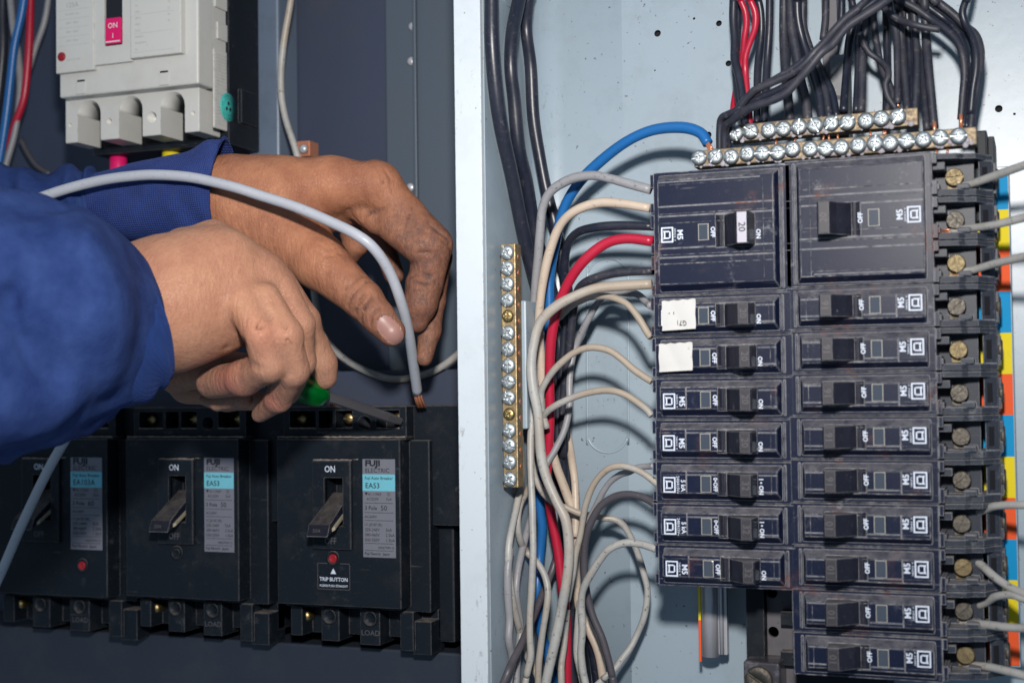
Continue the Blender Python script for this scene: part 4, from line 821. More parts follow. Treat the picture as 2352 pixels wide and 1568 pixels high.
for px, py in ((185, 200), (376, 182)):
    c = P(px, py, Yw+3); mb = MB().use('white').box(c[0]-3.2, c[0]+3.2, Yw+2.8, Yw+4, zbot+1, zbot+8.2, 0.3).use('hole').box(c[0]-2.6, c[0]+2.6, Yw+3.2, Yw+4, zbot+8.3, zbot+9.3)
    mb.build('latch_tab', None, wb, Lw)
# lower terminal section
zlo = P(300, 318, Yw+14)[2]; xl2 = PX(150, 270, Yw+12)[0]; xr2 = PX(452, 250, Yw+12)[0]+1.5
mb = MB().use('white').box(xl2, xr2, Yw+12, Yw+34, zlo, zbot+2, 0.8, 3); o = mb.build('terminal_cover', None, wb, Lw)
cm = MB(); wdt = xr2-xl2
for fx in (0.185, 0.50, 0.81):
    cx_ = xl2+wdt*fx; hw = wdt*0.088
    cm.box(cx_-hw-Lw[0], cx_+hw-Lw[0], 5, 36, zlo-5-Lw[2], zbot-9-Lw[2], 0).lathe((cx_-Lw[0], 5, zbot-9-Lw[2]), (0, 1, 0), [(0, hw-0.02), (31, hw-0.02)], 24)
cut(o, cm)
cm = MB()
for fx, r_ in ((0.035, 1.2), (0.335, 1.9), (0.655, 3.3), (0.955, 1.4)):
    cm.lathe((xl2+wdt*fx-Lw[0], 5, zbot-14.5-Lw[2]), (0, 1, 0), [(0, r_), (14, r_)], 20)
cut(o, cm)
mb = MB().use('hole')
for fx in (0.185, 0.50, 0.81): mb.box(xl2+wdt*fx-5, xl2+wdt*fx+5, Yw+33, Yw+33.8, zlo+1, zbot-6)
mb.build('terminal_wells', None, wb, Lw)
# stepped right-hand side
mb = MB().use('white').box(xr-1, xr+0.2, Yw+19.2, Yw+33, zlo+3, zbot+24, 0.6).box(xr-1, xr+0.5, Yw+23, Yw+33.4, zbot+30, zbot+40, 0.6).box(xr-1, xr-0.6, Yw+19.2, Yw+33, zbot+20, 260, 0.4).box(xr-1, xr+0.6, Yw+20.5, Yw+33, zbot+48, 260, 0.5).box(xl+2, xr-1.1, Yw+19.2, Yw+33, zbot+1, 260)
for k in range(22): mb.box(xr+0.15, xr+0.42, Yw+20.5, Yw+32, zlo+6+k*1.9, zlo+6.6+k*1.9)
mb.build('side_cover', None, wb, Lw)
MB().use('fuji').box(xl, xr+0.5, Yw+34.3, Yw+68, zlo-4, 260, 1.0).box(xr-1, xr+3, Yw+44, Yw+62, zlo+10, zlo+30, 0.8).build('rear_base', None, wb, Lw)
c = P(523, 257, Yw+44); xs_ = xr+0.5
mb = MB().use('teal').lathe((xs_, Yw+33, c[2]), (1, 0, 0), [(0, 8.2), (0.35, 8.2), (0.4, 0)], 36)
mb.use('black')
for k in range(3):
    a = math.radians(90+120*k); mb.lathe((xs_+0.4, Yw+33+2.2*math.cos(a), c[2]+2.2*math.sin(a)), (1, 0, 0), [(0, 1.15), (0.08, 1.15), (0.1, 0)], 12)
for k in range(40):
    a = 2*math.pi*k/40; mb.lathe((xs_+0.4, Yw+33+4.9*math.cos(a), c[2]+4.9*math.sin(a)), (1, 0, 0), [(0, 0.22), (0.06, 0.22), (0.07, 0)], 6)
for k, ch in enumerate('CERTIFIED  QUALITY  TESTED  '):
    a = -2*math.pi*k/28+2.2; y_, z_ = math.cos(a), math.sin(a)
    mb.text(ch, 1.7, (xs_+0.42, Yw+33+6.5*y_, c[2]+6.5*z_), (0, z_, -y_), (0, y_, z_), 0.01, 'CENTER')
mb.build('round_seal', None, wb, Lw)
# cable lugs under it
for (px, py, m_, lab) in ((272, 380, 'magenta', 'red sleeved cable hanging under the white breaker'), (393, 365, 'yellow_strip', 'yellow sleeved cable hanging under the white breaker')):
    c = P(px, py, 85); mb = MB().use('rod').lathe((c[0], 85, c[2]+12), (0, 0, -1), [(0, 4), (7, 4)], 18).use(m_).lathe((c[0], 85, c[2]+5.5), (0, 0, -1), [(0, 4.6), (1, 5.2), (26, 5.6), (27, 0)], 20)
    tag(mb.build('sleeved_cable', None, None, c), lab, 'cable')
# ------------------------------------------------------------------ Fuji style moulded case breakers (dusty black)
FY = 60.0
def fuji(xl, xr, zt, zb, lab, big=False, model='EA53', amp='50', button='text'):
    Wd = xr-xl; e = empty('moulded_case_breaker', (xl, FY, zb), lab, 'breaker', 'dusty black breakers below the hands'); L_ = (xl, FY, zb); H = zt-zb
    body = MB().use('fuji').box(xl, xr, FY, FY+26, zb, zt, 0.9, 3).box(xl-2, xr+12, FY+12, FY+66, zb-3, zt-1, 0.8).build('body', None, e, L_)
    # raised bezel around the toggle
    tx0, tx1 = xl+Wd*0.308, xl+Wd*0.625; tz1, tz0 = zt-H*0.125, zt-H*0.66
    cx0, cx1 = xl+Wd*0.41, xl+Wd*0.56
    bz = MB().use('fuji').box(tx0, tx1, FY-2.4, FY+1, tz0, tz1, 1.3, 4).build('bezel', None, e, L_)
    wz1, wz0 = tz1-H*0.105, tz0+H*0.14
    cut(bz, MB().box(cx0-xl, cx1-xl, -6, 8, wz0-zb, wz1-zb)); cut(body, MB().box(cx0-xl, cx1-xl, -6, 12, wz0-zb, wz1-zb))
    # toggle pointing down towards OFF side
    q = wz0+H*0.02; sw = (cx1-cx0)*0.42; cxm = cx0+sw*0.98
    hx0, hx1 = cx0-sw*0.45, cx1-sw*0.15
    mb = MB().use('slim')
    ztop = wz0+(wz1-wz0)*0.52
    mb.hexa([(cx0+0.4, FY+7, ztop-5), (cx1-0.4, FY+7, ztop-5), (cx1-0.4, FY+7, ztop+4), (cx0+0.4, FY+7, ztop+4),
             (hx0, FY-19, q-6), (hx1, FY-19, q-6), (hx1, FY-16, q+0.5), (hx0, FY-16, q+0.5)], 0.5)
    mb.build('toggle', None, e, L_)
    mb = MB().use('relief').text(amp+'A', 3.0, ((hx0+hx1)/2, FY-19.1, q-2.8), (1, 0, 0), (0, 0.4, 1), 0.0); mb.build('toggle_number', None, e, L_)
    mb = MB().use('ink').text('ON', 5.0, ((tx0+tx1)/2-0.6, FY-2.45, tz1-H*0.055), (1, 0, 0), (0, 0, 1), 0.005, 'CENTER', 0.85)
    mb.use('relief').text('OFF', 5.0, ((tx0+tx1)/2-0.6, FY-2.45, tz0+H*0.05), (1, 0, 0), (0, 0, 1), 0.005, 'CENTER', 0.85)
    mb.build('bezel_lettering', None, e, L_)
    # name plate
    lx0, lx1 = xl+Wd*0.705, xl+Wd*0.962; lz1, lz0 = zt-H*0.118, zt-H*0.70
    lw = lx1-lx0; lh = lz1-lz0; Yt = FY-0.25
    mb = MB().use('tag').box(lx0, lx1, Yt, FY+0.2, lz0, lz1, 0.12)
    mb.use('cyan').box(lx0+0.05, lx1-0.05, Yt-0.06, Yt+0.1, lz1-lh*0.325, lz1-lh*0.155)
    mb.build('name_plate', None, e, L_)
    T = MB().use('black'); X = (1, 0, 0); U = (0, 0, 1); d = 0.12
    def tx(t, fz, size, fx=0.06, al='LEFT', bold=0.0, sq=1.0): T.text(t, size*lw/20.5, (lx0+lw*fx, Yt-0.02, lz1-lh*fz), X, U, bold, al, sq, 0.08)
    tx('FUJI', 0.045, 4.6, 0.08, bold=0.045, sq=1.25); tx('ELECTRIC', 0.118, 3.5, 0.08, bold=0.0, sq=1.02)
    tx('Fuji Auto Breaker', 0.195, 2.45, 0.07, bold=0.012); tx(model, 0.273, 4.3, 0.08, bold=0.01)
    tx('▼41-11969', 0.358, 2.3, 0.06, sq=0.95); tx('Ⓢ', 0.358, 2.6, 0.74); tx('AC220V', 0.408, 2.2, 0.12); tx('5kA', 0.408, 2.2, 0.72)
    tx('3 Pole', 0.50, 3.1, 0.06, bold=0.008); tx(amp, 0.50, 4.2, 0.55)
    tx('AC600V', 0.588, 2.2, 0.06); tx('I.C.(JIS,IEC,BS)', 0.668, 2.2, 0.06, sq=0.85)
    for q_, (a, b) in enumerate((('220-240V', '5kA'), ('380-460V', '2.5kA'), ('500-550V', '1.5kA'))): tx(a, 0.72+q_*0.052, 2.5, 0.06, sq=0.95); tx(b, 0.72+q_*0.052, 2.5, 0.70, sq=0.95)
    tx('44067094 G', 0.90, 2.0, 0.46); tx('Fuji Electric  Japan', 0.963, 2.2, 0.05, bold=0.01, sq=0.98)
    for f_ in (0.448, 0.545, 0.625, 0.858, 0.93): T.box(lx0+lw*0.06, lx1-lw*0.06, Yt-0.09, Yt-0.05, lz1-lh*(f_+0.002), lz1-lh*(f_-0.002))
    T.build('plate_lettering', None, e, L_)
    # trip button + caption
    bx = xl+Wd*0.462; bz_ = tz0-H*0.055
    if big: bx, bz_ = xl+Wd*0.80, zt-H*0.80
    rb = 2.5
    MB().use('fuji').lathe((bx, FY+0.2, bz_), (0, -1, 0), [(0, rb*1.7), (0.8, rb*1.65), (1.0, rb*1.15), (0.3, rb*1.1)], 28).build('button_ring', None, e, L_)
    MB().use('redbtn' if button != 'none' else 'fuji').lathe((bx, FY+0.3, bz_), (0, -1, 0), [(0, rb), (1.3, rb*0.95), (1.4, rb*0.75), (1.1, rb*0.6), (1.1, 0)], 24).build('trip_button', None, e, L_)
    if button == 'text':
        mb = MB().use('ink').text('TRIP BUTTON', 2.9, (bx+0.2, FY, bz_-11.5), X, U, 0.012, 'CENTER', 0.95, 0.08).text('PLEASE PUSH STRAIGHT', 1.75, (bx+0.2, FY, bz_-15), X, U, 0.008, 'CENTER', 0.92, 0.08)
        mb.prism([(bx-1.7, FY-0.08, bz_-8.4), (bx+1.7, FY-0.08, bz_-8.4), (bx, FY-0.08, bz_-5.4)], (0, 0.05, 0)); mb.build('caption', None, e, L_)
        mb = MB().use('relief'); a0, a1, c0, c1_ = bx-9.8, bx+10.2, bz_-17, bz_-2.6
        mb.box(a0, a0+0.3, FY-0.1, FY, c0, c1_).box(a1-0.3, a1, FY-0.1, FY, c0, c1_).box(a0, a1, FY-0.1, FY, c0, c0+0.3).box(a0, a0+6, FY-0.1, FY, c1_-0.3, c1_).box(a1-6, a1, FY-0.1, FY, c1_-0.3, c1_).build('caption_frame', None, e, L_)
    # upper terminal strip (ledge, cavities, screws)
    zt2 = zt+H*0.195
    up = MB().use('fuji').box(xl+0.5, xr+0.8, FY+7, FY+60, zt-1, zt2, 0.7, 3).box(xr+0.9, xr+30, FY+16, FY+60, zt-H*0.52, zt2, 0.7).box(xl-1, xr+2.2, FY+3, FY+14, zt-0.5, zt+1.0, 0.4).build('line_terminals', None, e, L_)
    cm = MB(); zc = zt+H*0.075
    for (fa, fb) in ((0.06, 0.28), (0.30, 0.42), (0.44, 0.58), (0.77, 0.955)): cm.box(Wd*fa, Wd*fb, -2, 20, zc-zb-1.2, zt2-zb-2.2 if fa > 0.05 else 0)
    cut(up, cm); cm = MB().lathe((Wd*0.675, -2, zc-zb+1.8), (0, 1, 0), [(0, 4.0), (22, 4.0)], 24); cut(up, cm)
    for fa in (0.11, 0.50, 0.90):
        c = (xl+Wd*fa, FY+14, zc+4); MB().use('bronze').lathe(c, (0, -1, 0), [(-5, 3.1), (0, 3.1), (0.8, 2.6), (1.0, 0)], 18).box(c[0]-2.5, c[0]+2.5, FY+12.7, FY+13.4, c[2]-0.35, c[2]+0.35).build('terminal_screw', None, e, L_)
    mb = MB().use('relief').text('START' if model == 'EA53' else 'LINE', 2.2, (xl+Wd*0.33, FY+6.9, zt+3.2), X, U, 0, 'CENTER'); mb.build('line_lettering', None, e, L_)
    dm = MB().use('duststuff')
    def roll(xa_, xb_, y_, z_, r_):
        n_ = max(4, int((xb_-xa_)/1.5)); dm.tube([(xa_+(xb_-xa_)*t/n_, y_, z_+random.uniform(-.15, .15)) for t in range(n_+1)], [r_*random.uniform(0.35, 1.2) for _ in range(n_+1)], 7)
    roll(xl-0.5, xr+2, FY+2.6, zt+1.0, 0.55); roll(tx0+1, tx1+0.5, FY-1.9, tz1+0.1, 0.45); roll(tx1+0.1, tx1+3.5, FY-0.1, tz1+0.4, 0.35)
    for (fa, fb) in ((0.06, 0.28), (0.44, 0.58), (0.77, 0.955)): roll(xl+Wd*fa, xl+Wd*fb, FY+7.2, zc-1.1, 0.4)
    dm.build('settled_dust', None, e, L_)
    MB().use('cream').hexa([(hx1+0.1, FY-14, q-3.6), (hx1+1.6, FY-13, q-2.6), (cx1-0.6, FY+4, ztop-7), (cx1-2.0, FY+4, ztop-8), (hx1+0.1, FY-14, q-1.6), (hx1+1.6, FY-13, q-0.8), (cx1-0.6, FY+4, ztop-4), (cx1-2.0, FY+4, ztop-4)], 0.2).build('toggle_core', None, e, L_)
    # lower terminal blocks
    mb = MB().use('fuji')
    for (fa, fb, dz) in ((0.035, 0.13, 19), (0.29, 0.435, 21), (0.605, 0.765, 22), (0.925, 1.03, 24)): mb.box(xl+Wd*fa, xl+Wd*fb, FY+10, FY+40, zb-dz, zb-2.9, 0.6)
    mb.box(xl, xr+12, FY+22, FY+64, zb-19, zb-2.8, 0.6).box(xr+1, xr+12, FY+12, FY+30, zb-26, zb-8, 0.6)
    lo = mb.build('load_terminals', None, e, L_)
    for fa in (0.115, 0.975):
        c = (xl+Wd*fa, FY+16, zb-9); MB().use('bronze').lathe(c, (0, -1, 0), [(-6, 3.2), (0, 3.2), (1.4, 2.2), (1.7, 0)], 18).build('terminal_screw', None, e, L_)
    for fa in (0.36, 0.69):
        MB().use('fuji').lathe((xl+Wd*fa, FY+9.6, zb-7.5), (0, -1, 0), [(0, 4.2), (0.8, 4.2), (0.8, 3.5), (-0.5, 3.4), (-0.5, 0)], 24).build('terminal_cup', None, e, L_)
    mb = MB().use('relief').text('LOAD', 4.2, (xl+Wd*0.69, FY+9.9, zb-15.5), X, U, 0, 'CENTER'); mb.build('load_lettering', None, e, L_)
    return e
x0_, x1_ = P(636, 1200, FY)[0], P(920, 1200, FY)[0]; zt_ = P(780, 1008, FY)[2]; zb_ = P(780, 1392, FY)[2]
fuji(x0_, x1_, zt_, zb_, 'dusty black breaker with a red button above a TRIP BUTTON caption')
xa_, xb_ = P(289, 1200, FY)[0], P(561, 1200, FY)[0]
fuji(xa_, xa_+(x1_-x0_), zt_, zb_, 'dusty black breaker between its two neighbours, its button black', button='none')
xr3 = P(238+8, 1200, FY)[0]
fuji(xr3-(x1_-x0_)*1.15, xr3, zt_, zb_-2, 'shadowed black breaker at the far left with a small red button on its right', big=True, model='EA103A', amp='60', button='red')
# ledge bits to the right of the first one
c = P(1005, 1300, 90); e = empty('cable_duct_block', c, 'dusty black side block between the last black breaker and the pale post', 'block')
MB().use('fuji').box(P(965, 1300, 84)[0], P(1012, 1300, 84)[0], 84, 120, P(960, 1180, 84)[2], P(960, 1075, 84)[2], 1.2).box(P(975, 1300, 84)[0], P(1043, 1300, 84)[0], 84, 122, P(960, 1470, 84)[2], P(960, 1205, 84)[2], 1.2).build('block_body', None, e, c)
# ------------------------------------------------------------------ screwdriver
tip = P(922, 968, 62); hnd = P(735, 905, 2); ax = (tip-hnd)/np.linalg.norm(tip-hnd); e = empty('screwdriver', hnd, 'green handled screwdriver with a flat steel blade in the near hand', 'screwdriver'); Ls = hnd
side = np.cross(ax, _f); side /= np.linalg.norm(side); tk = np.cross(ax, side)
Lg = np.linalg.norm(tip-hnd); ring = []
mb = MB().use('shaft')
for (t, w_, d_) in ((-6, 2.6, 2.6), (Lg*0.5, 2.6, 2.6), (Lg*0.80, 2.6, 2.4), (Lg*0.92, 2.4, 1.2), (Lg, 1.7, 0.5)):
    c = hnd+ax*t; ring.append([c+side*(w_*sx)+tk*(d_*sy) for sx, sy in ((-1, -.4), (-.6, -1), (.6, -1), (1, -.4), (1, .4), (.6, 1), (-.6, 1), (-1, .4))])
mb.grid(ring, caps=True); o = mb.build('blade', None, e, Ls)
for p_ in o.data.polygons: p_.use_smooth = False
mb = MB().use('green').tube([hnd-ax*t for t in (-3, -2, 0, 4, 10, 18, 26, 34, 38)], [3.0, 5.2, 6.6, 7.2, 7.4, 7.0, 6.6, 5.8, 3], 24, wob=lambda i, a: 1+0.05*math.cos(6*a))
mb.build('grip', None, e, Ls)
# ------------------------------------------------------------------ implicit surfaces for hands and sleeves
def surface_nets(F, org, h):
    """naive surface nets on a scalar grid, F<0 inside -> verts, quads"""
    nx, ny, nz = F.shape; ins = F < 0
    acc = np.zeros((nx-1, ny-1, nz-1, 3)); cnt = np.zeros((nx-1, ny-1, nz-1)); 
    sl = lambda a, i, n: slice(i, i+n-1)
    corners = [(i, j, k) for i in (0, 1) for j in (0, 1) for k in (0, 1)]
    for a in range(3):
        for c in corners:
            if c[a] == 1: continue
            c2 = list(c); c2[a] = 1
            A_ = F[c[0]:c[0]+nx-1, c[1]:c[1]+ny-1, c[2]:c[2]+nz-1]; B_ = F[c2[0]:c2[0]+nx-1, c2[1]:c2[1]+ny-1, c2[2]:c2[2]+nz-1]
            m = (A_ < 0) != (B_ < 0)
            t = np.where(m, A_/np.where(A_ == B_, 1, A_-B_), 0)
            for d in range(3): acc[..., d] += np.where(m, c[d]+(t if d == a else 0), 0)
            cnt += m
    act = cnt > 0; idx = -np.ones(act.shape, int); idx[act] = np.arange(act.sum())
    ii = np.argwhere(act); vv = ii+acc[act]/cnt[act][:, None]; verts = np.array(org)+vv*h
    quads = []
    for a in range(3):
        b_, c_ = [(1, 2), (2, 0), (0, 1)][a]
        s0 = [slice(1, -1)]*3; s0[a] = slice(0, -1); s1 = list(s0); s1[a] = slice(1, None)
        i0, i1 = ins[tuple(s0)], ins[tuple(s1)]; m = i0 != i1; loc = np.argwhere(m); flip = i0[m]
        off = np.array([1, 1, 1]); off[a] = 0; loc = loc+off
        def at(db, dc):
            q = loc.copy(); q[:, b_] -= db; q[:, c_] -= dc; return idx[q[:, 0], q[:, 1], q[:, 2]]
        Q = np.stack([at(1, 1), at(0, 1), at(0, 0), at(1, 0)], 1); Q[~flip] = Q[~flip][:, ::-1]; quads.append(Q)
    Q = np.vstack(quads); return verts, Q[(Q >= 0).all(1)]
class Blob:
    def __init__(s): s.it = []
    def flush(s, k=1.8): s.it.append(('flush', k)); return s
    def cap(s, a, ra, b, rb, k=2.0, sub=False):
        """a,b: (px,py,Y), radii in photo px"""
        A_, B_ = P(*a), P(*b); s.it.append((A_, ra*mmpp(A_), B_, rb*mmpp(B_), k, sub)); return s
    def chain(s, pts, k=2.0, kk=None):
        for (a, b) in zip(pts, pts[1:]): s.cap(a[:3], a[3], b[:3], b[3], k if a is pts[0] else (kk or k))
        return s
    def eval(s, ax_):
        T_ = np.full([len(a) for a in ax_], 60.0, np.float32); done = None
        def join(a, b, k):
            h_ = np.clip(0.5+0.5*(a-b)/k, 0, 1); return a*(1-h_)+b*h_-k*h_*(1-h_)
        for it_ in s.it:
            if isinstance(it_[0], str):
                done = T_ if done is None else join(done, T_, it_[1]); T_ = np.full([len(a) for a in ax_], 60.0, np.float32); continue
            (A_, ra, B_, rb, k, sub) = it_
            if sub and done is not None: T_ = join(done, T_, 1.5); done = None
            m_ = k+6+k*0.3; lo = np.minimum(A_-ra, B_-rb)-m_; hi = np.maximum(A_+ra, B_+rb)+m_
            sl_ = tuple(slice(int(np.searchsorted(ax_[q_], lo[q_])), int(np.searchsorted(ax_[q_], hi[q_]))) for q_ in range(3))
            D = T_[sl_]
            if D.size == 0: continue
            X = np.stack(np.meshgrid(*[ax_[q_][sl_[q_]] for q_ in range(3)], indexing='ij'), -1)
            ab = B_-A_; t = np.clip(((X-A_) @ ab)/(ab @ ab+1e-9), 0, 1); d = np.linalg.norm(X-(A_+t[..., None]*ab), axis=-1)-(ra+(rb-ra)*t)
            if sub:
                h_ = np.clip(0.5-0.5*(D+d)/k, 0, 1); T_[sl_] = D+(-d-D)*h_+k*h_*(1-h_)
            else:
                h_ = np.clip(0.5+0.5*(D-d)/k, 0, 1); T_[sl_] = D*(1-h_)+d*h_-k*h_*(1-h_)
        return T_ if done is None else join(done, T_, 1.5)
    def at(s, p):
        D = 60.0
        for it_ in s.it:
            if isinstance(it_[0], str): continue
            (A_, ra, B_, rb, k, sub) = it_
            ab = B_-A_; t = float(np.clip(((p-A_) @ ab)/(ab @ ab+1e-9), 0, 1)); d = float(np.linalg.norm(p-(A_+t*ab)))-(ra+(rb-ra)*t)
            if sub: h_ = min(1, max(0, 0.5-0.5*(D+d)/k)); D = D+(-d-D)*h_+k*h_*(1-h_)
            else: h_ = min(1, max(0, 0.5+0.5*(D-d)/k)); D = D*(1-h_)+d*h_-k*h_*(1-h_)
        return D
    def front(s, px, py):
        for Y in np.arange(-290, 110, 0.8):
            if s.at(P(px, py, Y)) < 0: return Y
        return 0
    def mesh(s, h, disp=None):
        lo = np.min([np.minimum(i[0]-i[1], i[2]-i[3]) for i in s.it if not isinstance(i[0], str) and not i[5]], 0)-max(4, 6*h); hi = np.max([np.maximum(i[0]+i[1], i[2]+i[3]) for i in s.it if not isinstance(i[0], str) and not i[5]], 0)+max(4, 6*h)
        ax_ = [np.arange(lo[d], hi[d], h) for d in range(3)]; F_ = s.eval(ax_).astype(float)
        return surface_nets(F_, lo, h)
from mathutils import noise as mnoise
def wrinkle(v, amp, sx, sy, sz, seed, rr=0.0):
    out = np.empty(len(v))
    for i, p in enumerate(v):
        w_ = mnoise.noise_vector(Vector((p[0]*0.01+seed, p[1]*0.01, p[2]*0.01)))
        n_ = mnoise.noise(Vector((p[0]*sx+w_.x*rr+seed, p[1]*sy+w_.y*rr, p[2]*sz+w_.z*rr)))
        out[i] = 1-abs(n_)*2.2
    return out*amp
def blob_obj(name, parts, mat, parent, L_, smooth=2):
    """parts: list of (verts, quads, attribute dict, material index)"""
    vs_, fs_, n0, at_, mi = [], [], 0, {}, []
    for (v, q, at, m_) in parts:
        vs_.append(v); fs_.append(q+n0); mi += [m_]*len(q); n0 += len(v)
        for k_, a in at.items(): at_.setdefault(k_, []).append(a)
    v = np.vstack(vs_); q = np.vstack(fs_)
    for _ in range(smooth):   # laplacian smoothing
        e_ = np.vstack([q[:, [0, 1]], q[:, [1, 2]], q[:, [2, 3]], q[:, [3, 0]]]); acc = np.zeros_like(v); cn = np.zeros(len(v))
        np.add.at(acc, e_[:, 0], v[e_[:, 1]]); np.add.at(acc, e_[:, 1], v[e_[:, 0]]); np.add.at(cn, e_[:, 0], 1); np.add.at(cn, e_[:, 1], 1)
        v = v*0.45+0.55*acc/cn[:, None]
    if 'grime_shade' in at_:
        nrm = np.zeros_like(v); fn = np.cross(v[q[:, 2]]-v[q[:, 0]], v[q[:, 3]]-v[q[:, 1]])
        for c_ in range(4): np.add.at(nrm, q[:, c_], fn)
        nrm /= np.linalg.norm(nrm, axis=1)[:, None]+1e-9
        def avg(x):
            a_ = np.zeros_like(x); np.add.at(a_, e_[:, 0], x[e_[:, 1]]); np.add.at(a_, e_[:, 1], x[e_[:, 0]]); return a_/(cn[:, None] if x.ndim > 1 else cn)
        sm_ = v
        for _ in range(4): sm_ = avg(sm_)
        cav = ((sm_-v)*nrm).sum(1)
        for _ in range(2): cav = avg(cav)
        at_['grime_shade'] = [np.clip(np.concatenate(at_['grime_shade'])+np.clip(cav/0.22, 0, 1)*np.where(np.array(v)[:, 1] > -8, 0.6, 0.28), 0, 1)]  # dirt in folds by concavity, doubling as painted shade in the finger gaps
    me = bpy.data.meshes.new(name); me.from_pydata(((v-np.array(L_))*0.001).tolist(), [], q.tolist()); me.update()
    for k_, a in at_.items():
        x = me.attributes.new(k_, 'FLOAT', 'POINT'); x.data.foreach_set('value', np.concatenate(a).astype(np.float32))
    for m_ in mat: me.materials.append(M[m_])
    me.polygons.foreach_set('use_smooth', [True]*len(me.polygons)); me.polygons.foreach_set('material_index', mi)
    o = bpy.data.objects.new(name, me); COL.objects.link(o)
    if parent is not None: o.parent = parent
    else: o.location = V(L_)*0.001
    return o
def project(v):
    d = v-CAM; z = d @ _f; return np.stack([1176+FPX*(d @ _r)/z, 784-FPX*(d @ _u)/z], 1)
def near(v, px, py, Y, r):   # soft 0..1 mask round a point of the place
    c = P(px, py, Y); return np.clip(1.4-np.linalg.norm(v-c, axis=1)/(r*mmpp(c)), 0, 1)
# --- far (left) hand, gripping the cable
B = Blob()
B.chain([(40, 490, -8, 56), (330, 468, 5, 66), (470, 458, 12, 86), (535, 454, 15, 94), (640, 452, 20, 88)], 6)
B.cap((560, 500, 14), 78, (690, 560, 22), 72, 8)
B.chain([(620, 440, 22, 76), (760, 425, 30, 60), (868, 424, 38, 50)], 8)
B.chain([(640, 500, 34, 70), (760, 470, 44, 55), (850, 455, 52, 45)], 8)
B.chain([(650, 540, 18, 70), (735, 602, 14, 62)], 9)
B.chain([(735, 602, 14, 62), (835, 690, 12, 45), (868, 728, 12, 38), (899, 762, 12, 33)], 4, 2.5)
B.cap((862, 392, 44), 26, (884, 400, 46), 24, 5)
# index finger
B.chain([(868, 428, 38, 52), (930, 495, 42, 46), (990, 560, 42, 49)], 5, 3)
B.cap((905, 520, 38), 40, (960, 570, 36), 36, 3)
B.chain([(992, 568, 42, 47), (980, 640, 42, 41)], 1.8)
B.chain([(974, 655, 41, 44), (966, 700, 40, 37), (958, 738, 40, 26)], 1.3, 3)
# middle finger behind
B.chain([(900, 450, 60, 42), (1000, 590, 66, 38), (996, 690, 58, 27)], 3, 2)
B.chain([(996, 690, 58, 27), (986, 760, 52, 26), (975, 822, 46, 19)], 2, 3)
# curled ring and little finger seen in the gap
B.chain([(800, 500, 55, 34), (818, 560, 62, 28), (800, 590, 66, 24)], 2.5)
B.chain([(840, 480, 52, 30), (885, 575, 66, 26), (905, 630, 70, 24)], 2)
B.chain([(820, 470, 40, 34), (868, 510, 38, 30)], 3)
# folds: web of the thumb, knuckle creases, thumb creases, between the index segments
def crease(B, pts, w=2.2, k=0.9, lift=0.25):
    q = [(p[0], p[1], B.front(p[0], p[1])-lift) for p in pts]
    for a, b in zip(q, q[1:]):
        if abs(a[2]-b[2]) < 25: B.cap(a, w, b, w, k, True)
for L_ in ([(868, 655), (848, 668), (828, 692), (815, 722)], [(882, 668), (858, 684), (838, 706), (828, 738)], [(852, 645), (830, 655), (808, 680), (798, 705)], [(896, 690), (872, 702), (855, 722), (850, 748)], [(838, 632), (815, 645), (790, 668)]): crease(B, L_, 2.6, 1.1)
for L_ in ([(893, 592), (925, 596), (955, 582), (985, 578)], [(930, 660), (955, 650), (985, 656)], [(940, 636), (965, 628), (990, 634)], [(1000, 530), (1022, 545), (1036, 562)], [(990, 520), (1015, 535), (1034, 552)], [(1010, 548), (1030, 565), (1036, 585)], [(830, 505), (850, 490), (885, 478)], [(828, 515), (812, 500), (800, 480)]): crease(B, L_, 2.6, 1.1)
for L_ in ([(880, 385), (895, 410), (900, 440)], [(868, 392), (880, 418), (884, 445)], [(950, 470), (938, 500), (930, 520)], [(730, 560), (755, 575), (790, 570)], [(720, 575), (750, 590), (785, 585)]): crease(B, L_, 1.6, 1.1, 0.1)
v1, q1 = B.mesh(0.85)
pr = project(v1)
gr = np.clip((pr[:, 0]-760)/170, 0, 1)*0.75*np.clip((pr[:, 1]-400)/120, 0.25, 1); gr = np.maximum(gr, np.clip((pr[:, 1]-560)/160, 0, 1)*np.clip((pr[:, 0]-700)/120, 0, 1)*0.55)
fl = np.clip(near(v1, 870, 400, 0, 60)*0.8+near(v1, 900, 740, -5, 50)*0.4, 0, 1)*0.6
# thumb nail plate
nc, na = np.array([895., 757.]), math.radians(50)
dx, dy = pr[:, 0]-nc[0], pr[:, 1]-nc[1]; u_, w_ = dx*math.cos(na)+dy*math.sin(na), -dx*math.sin(na)+dy*math.cos(na)
nl = ((np.abs(u_/37)**2.6+np.abs(w_/22)**2.6) < 1)*1.0*((v1-P(895, 757, 12)) @ np.array([0, 1.0, 0]) < 2)
v1 = v1 - (np.clip(1.25-(np.abs(u_/37)**4+np.abs(w_/22)**4), 0, 0.25)*4*nl*0.35)[:, None]*np.array([0, -1.0, 0])*(-1)*(-1)
far = (v1, q1, {'grime_shade': gr, 'nail': nl, 'flush': fl}, 0)
# --- near (right) hand, fist around the handle
B = Blob()
B.chain([(120, 760, -92, 150), (300, 715, -84, 138), (400, 690, -74, 132)], 8)
B.chain([(400, 660, -72, 120), (500, 625, -60, 106)], 12)
B.chain([(410, 730, -72, 118), (500, 720, -60, 95)], 12)
B.chain([(420, 560, -60, 36), (490, 545, -48, 32), (545, 575, -44, 34)], 8)
B.chain([(480, 640, -60, 95), (600, 640, -48, 52)], 10)
B.chain([(490, 700, -62, 80), (575, 690, -66, 34)], 9)
B.chain([(520, 620, -50, 70), (600, 650, -48, 54), (660, 730, -40, 50)], 8)
B.flush(3)
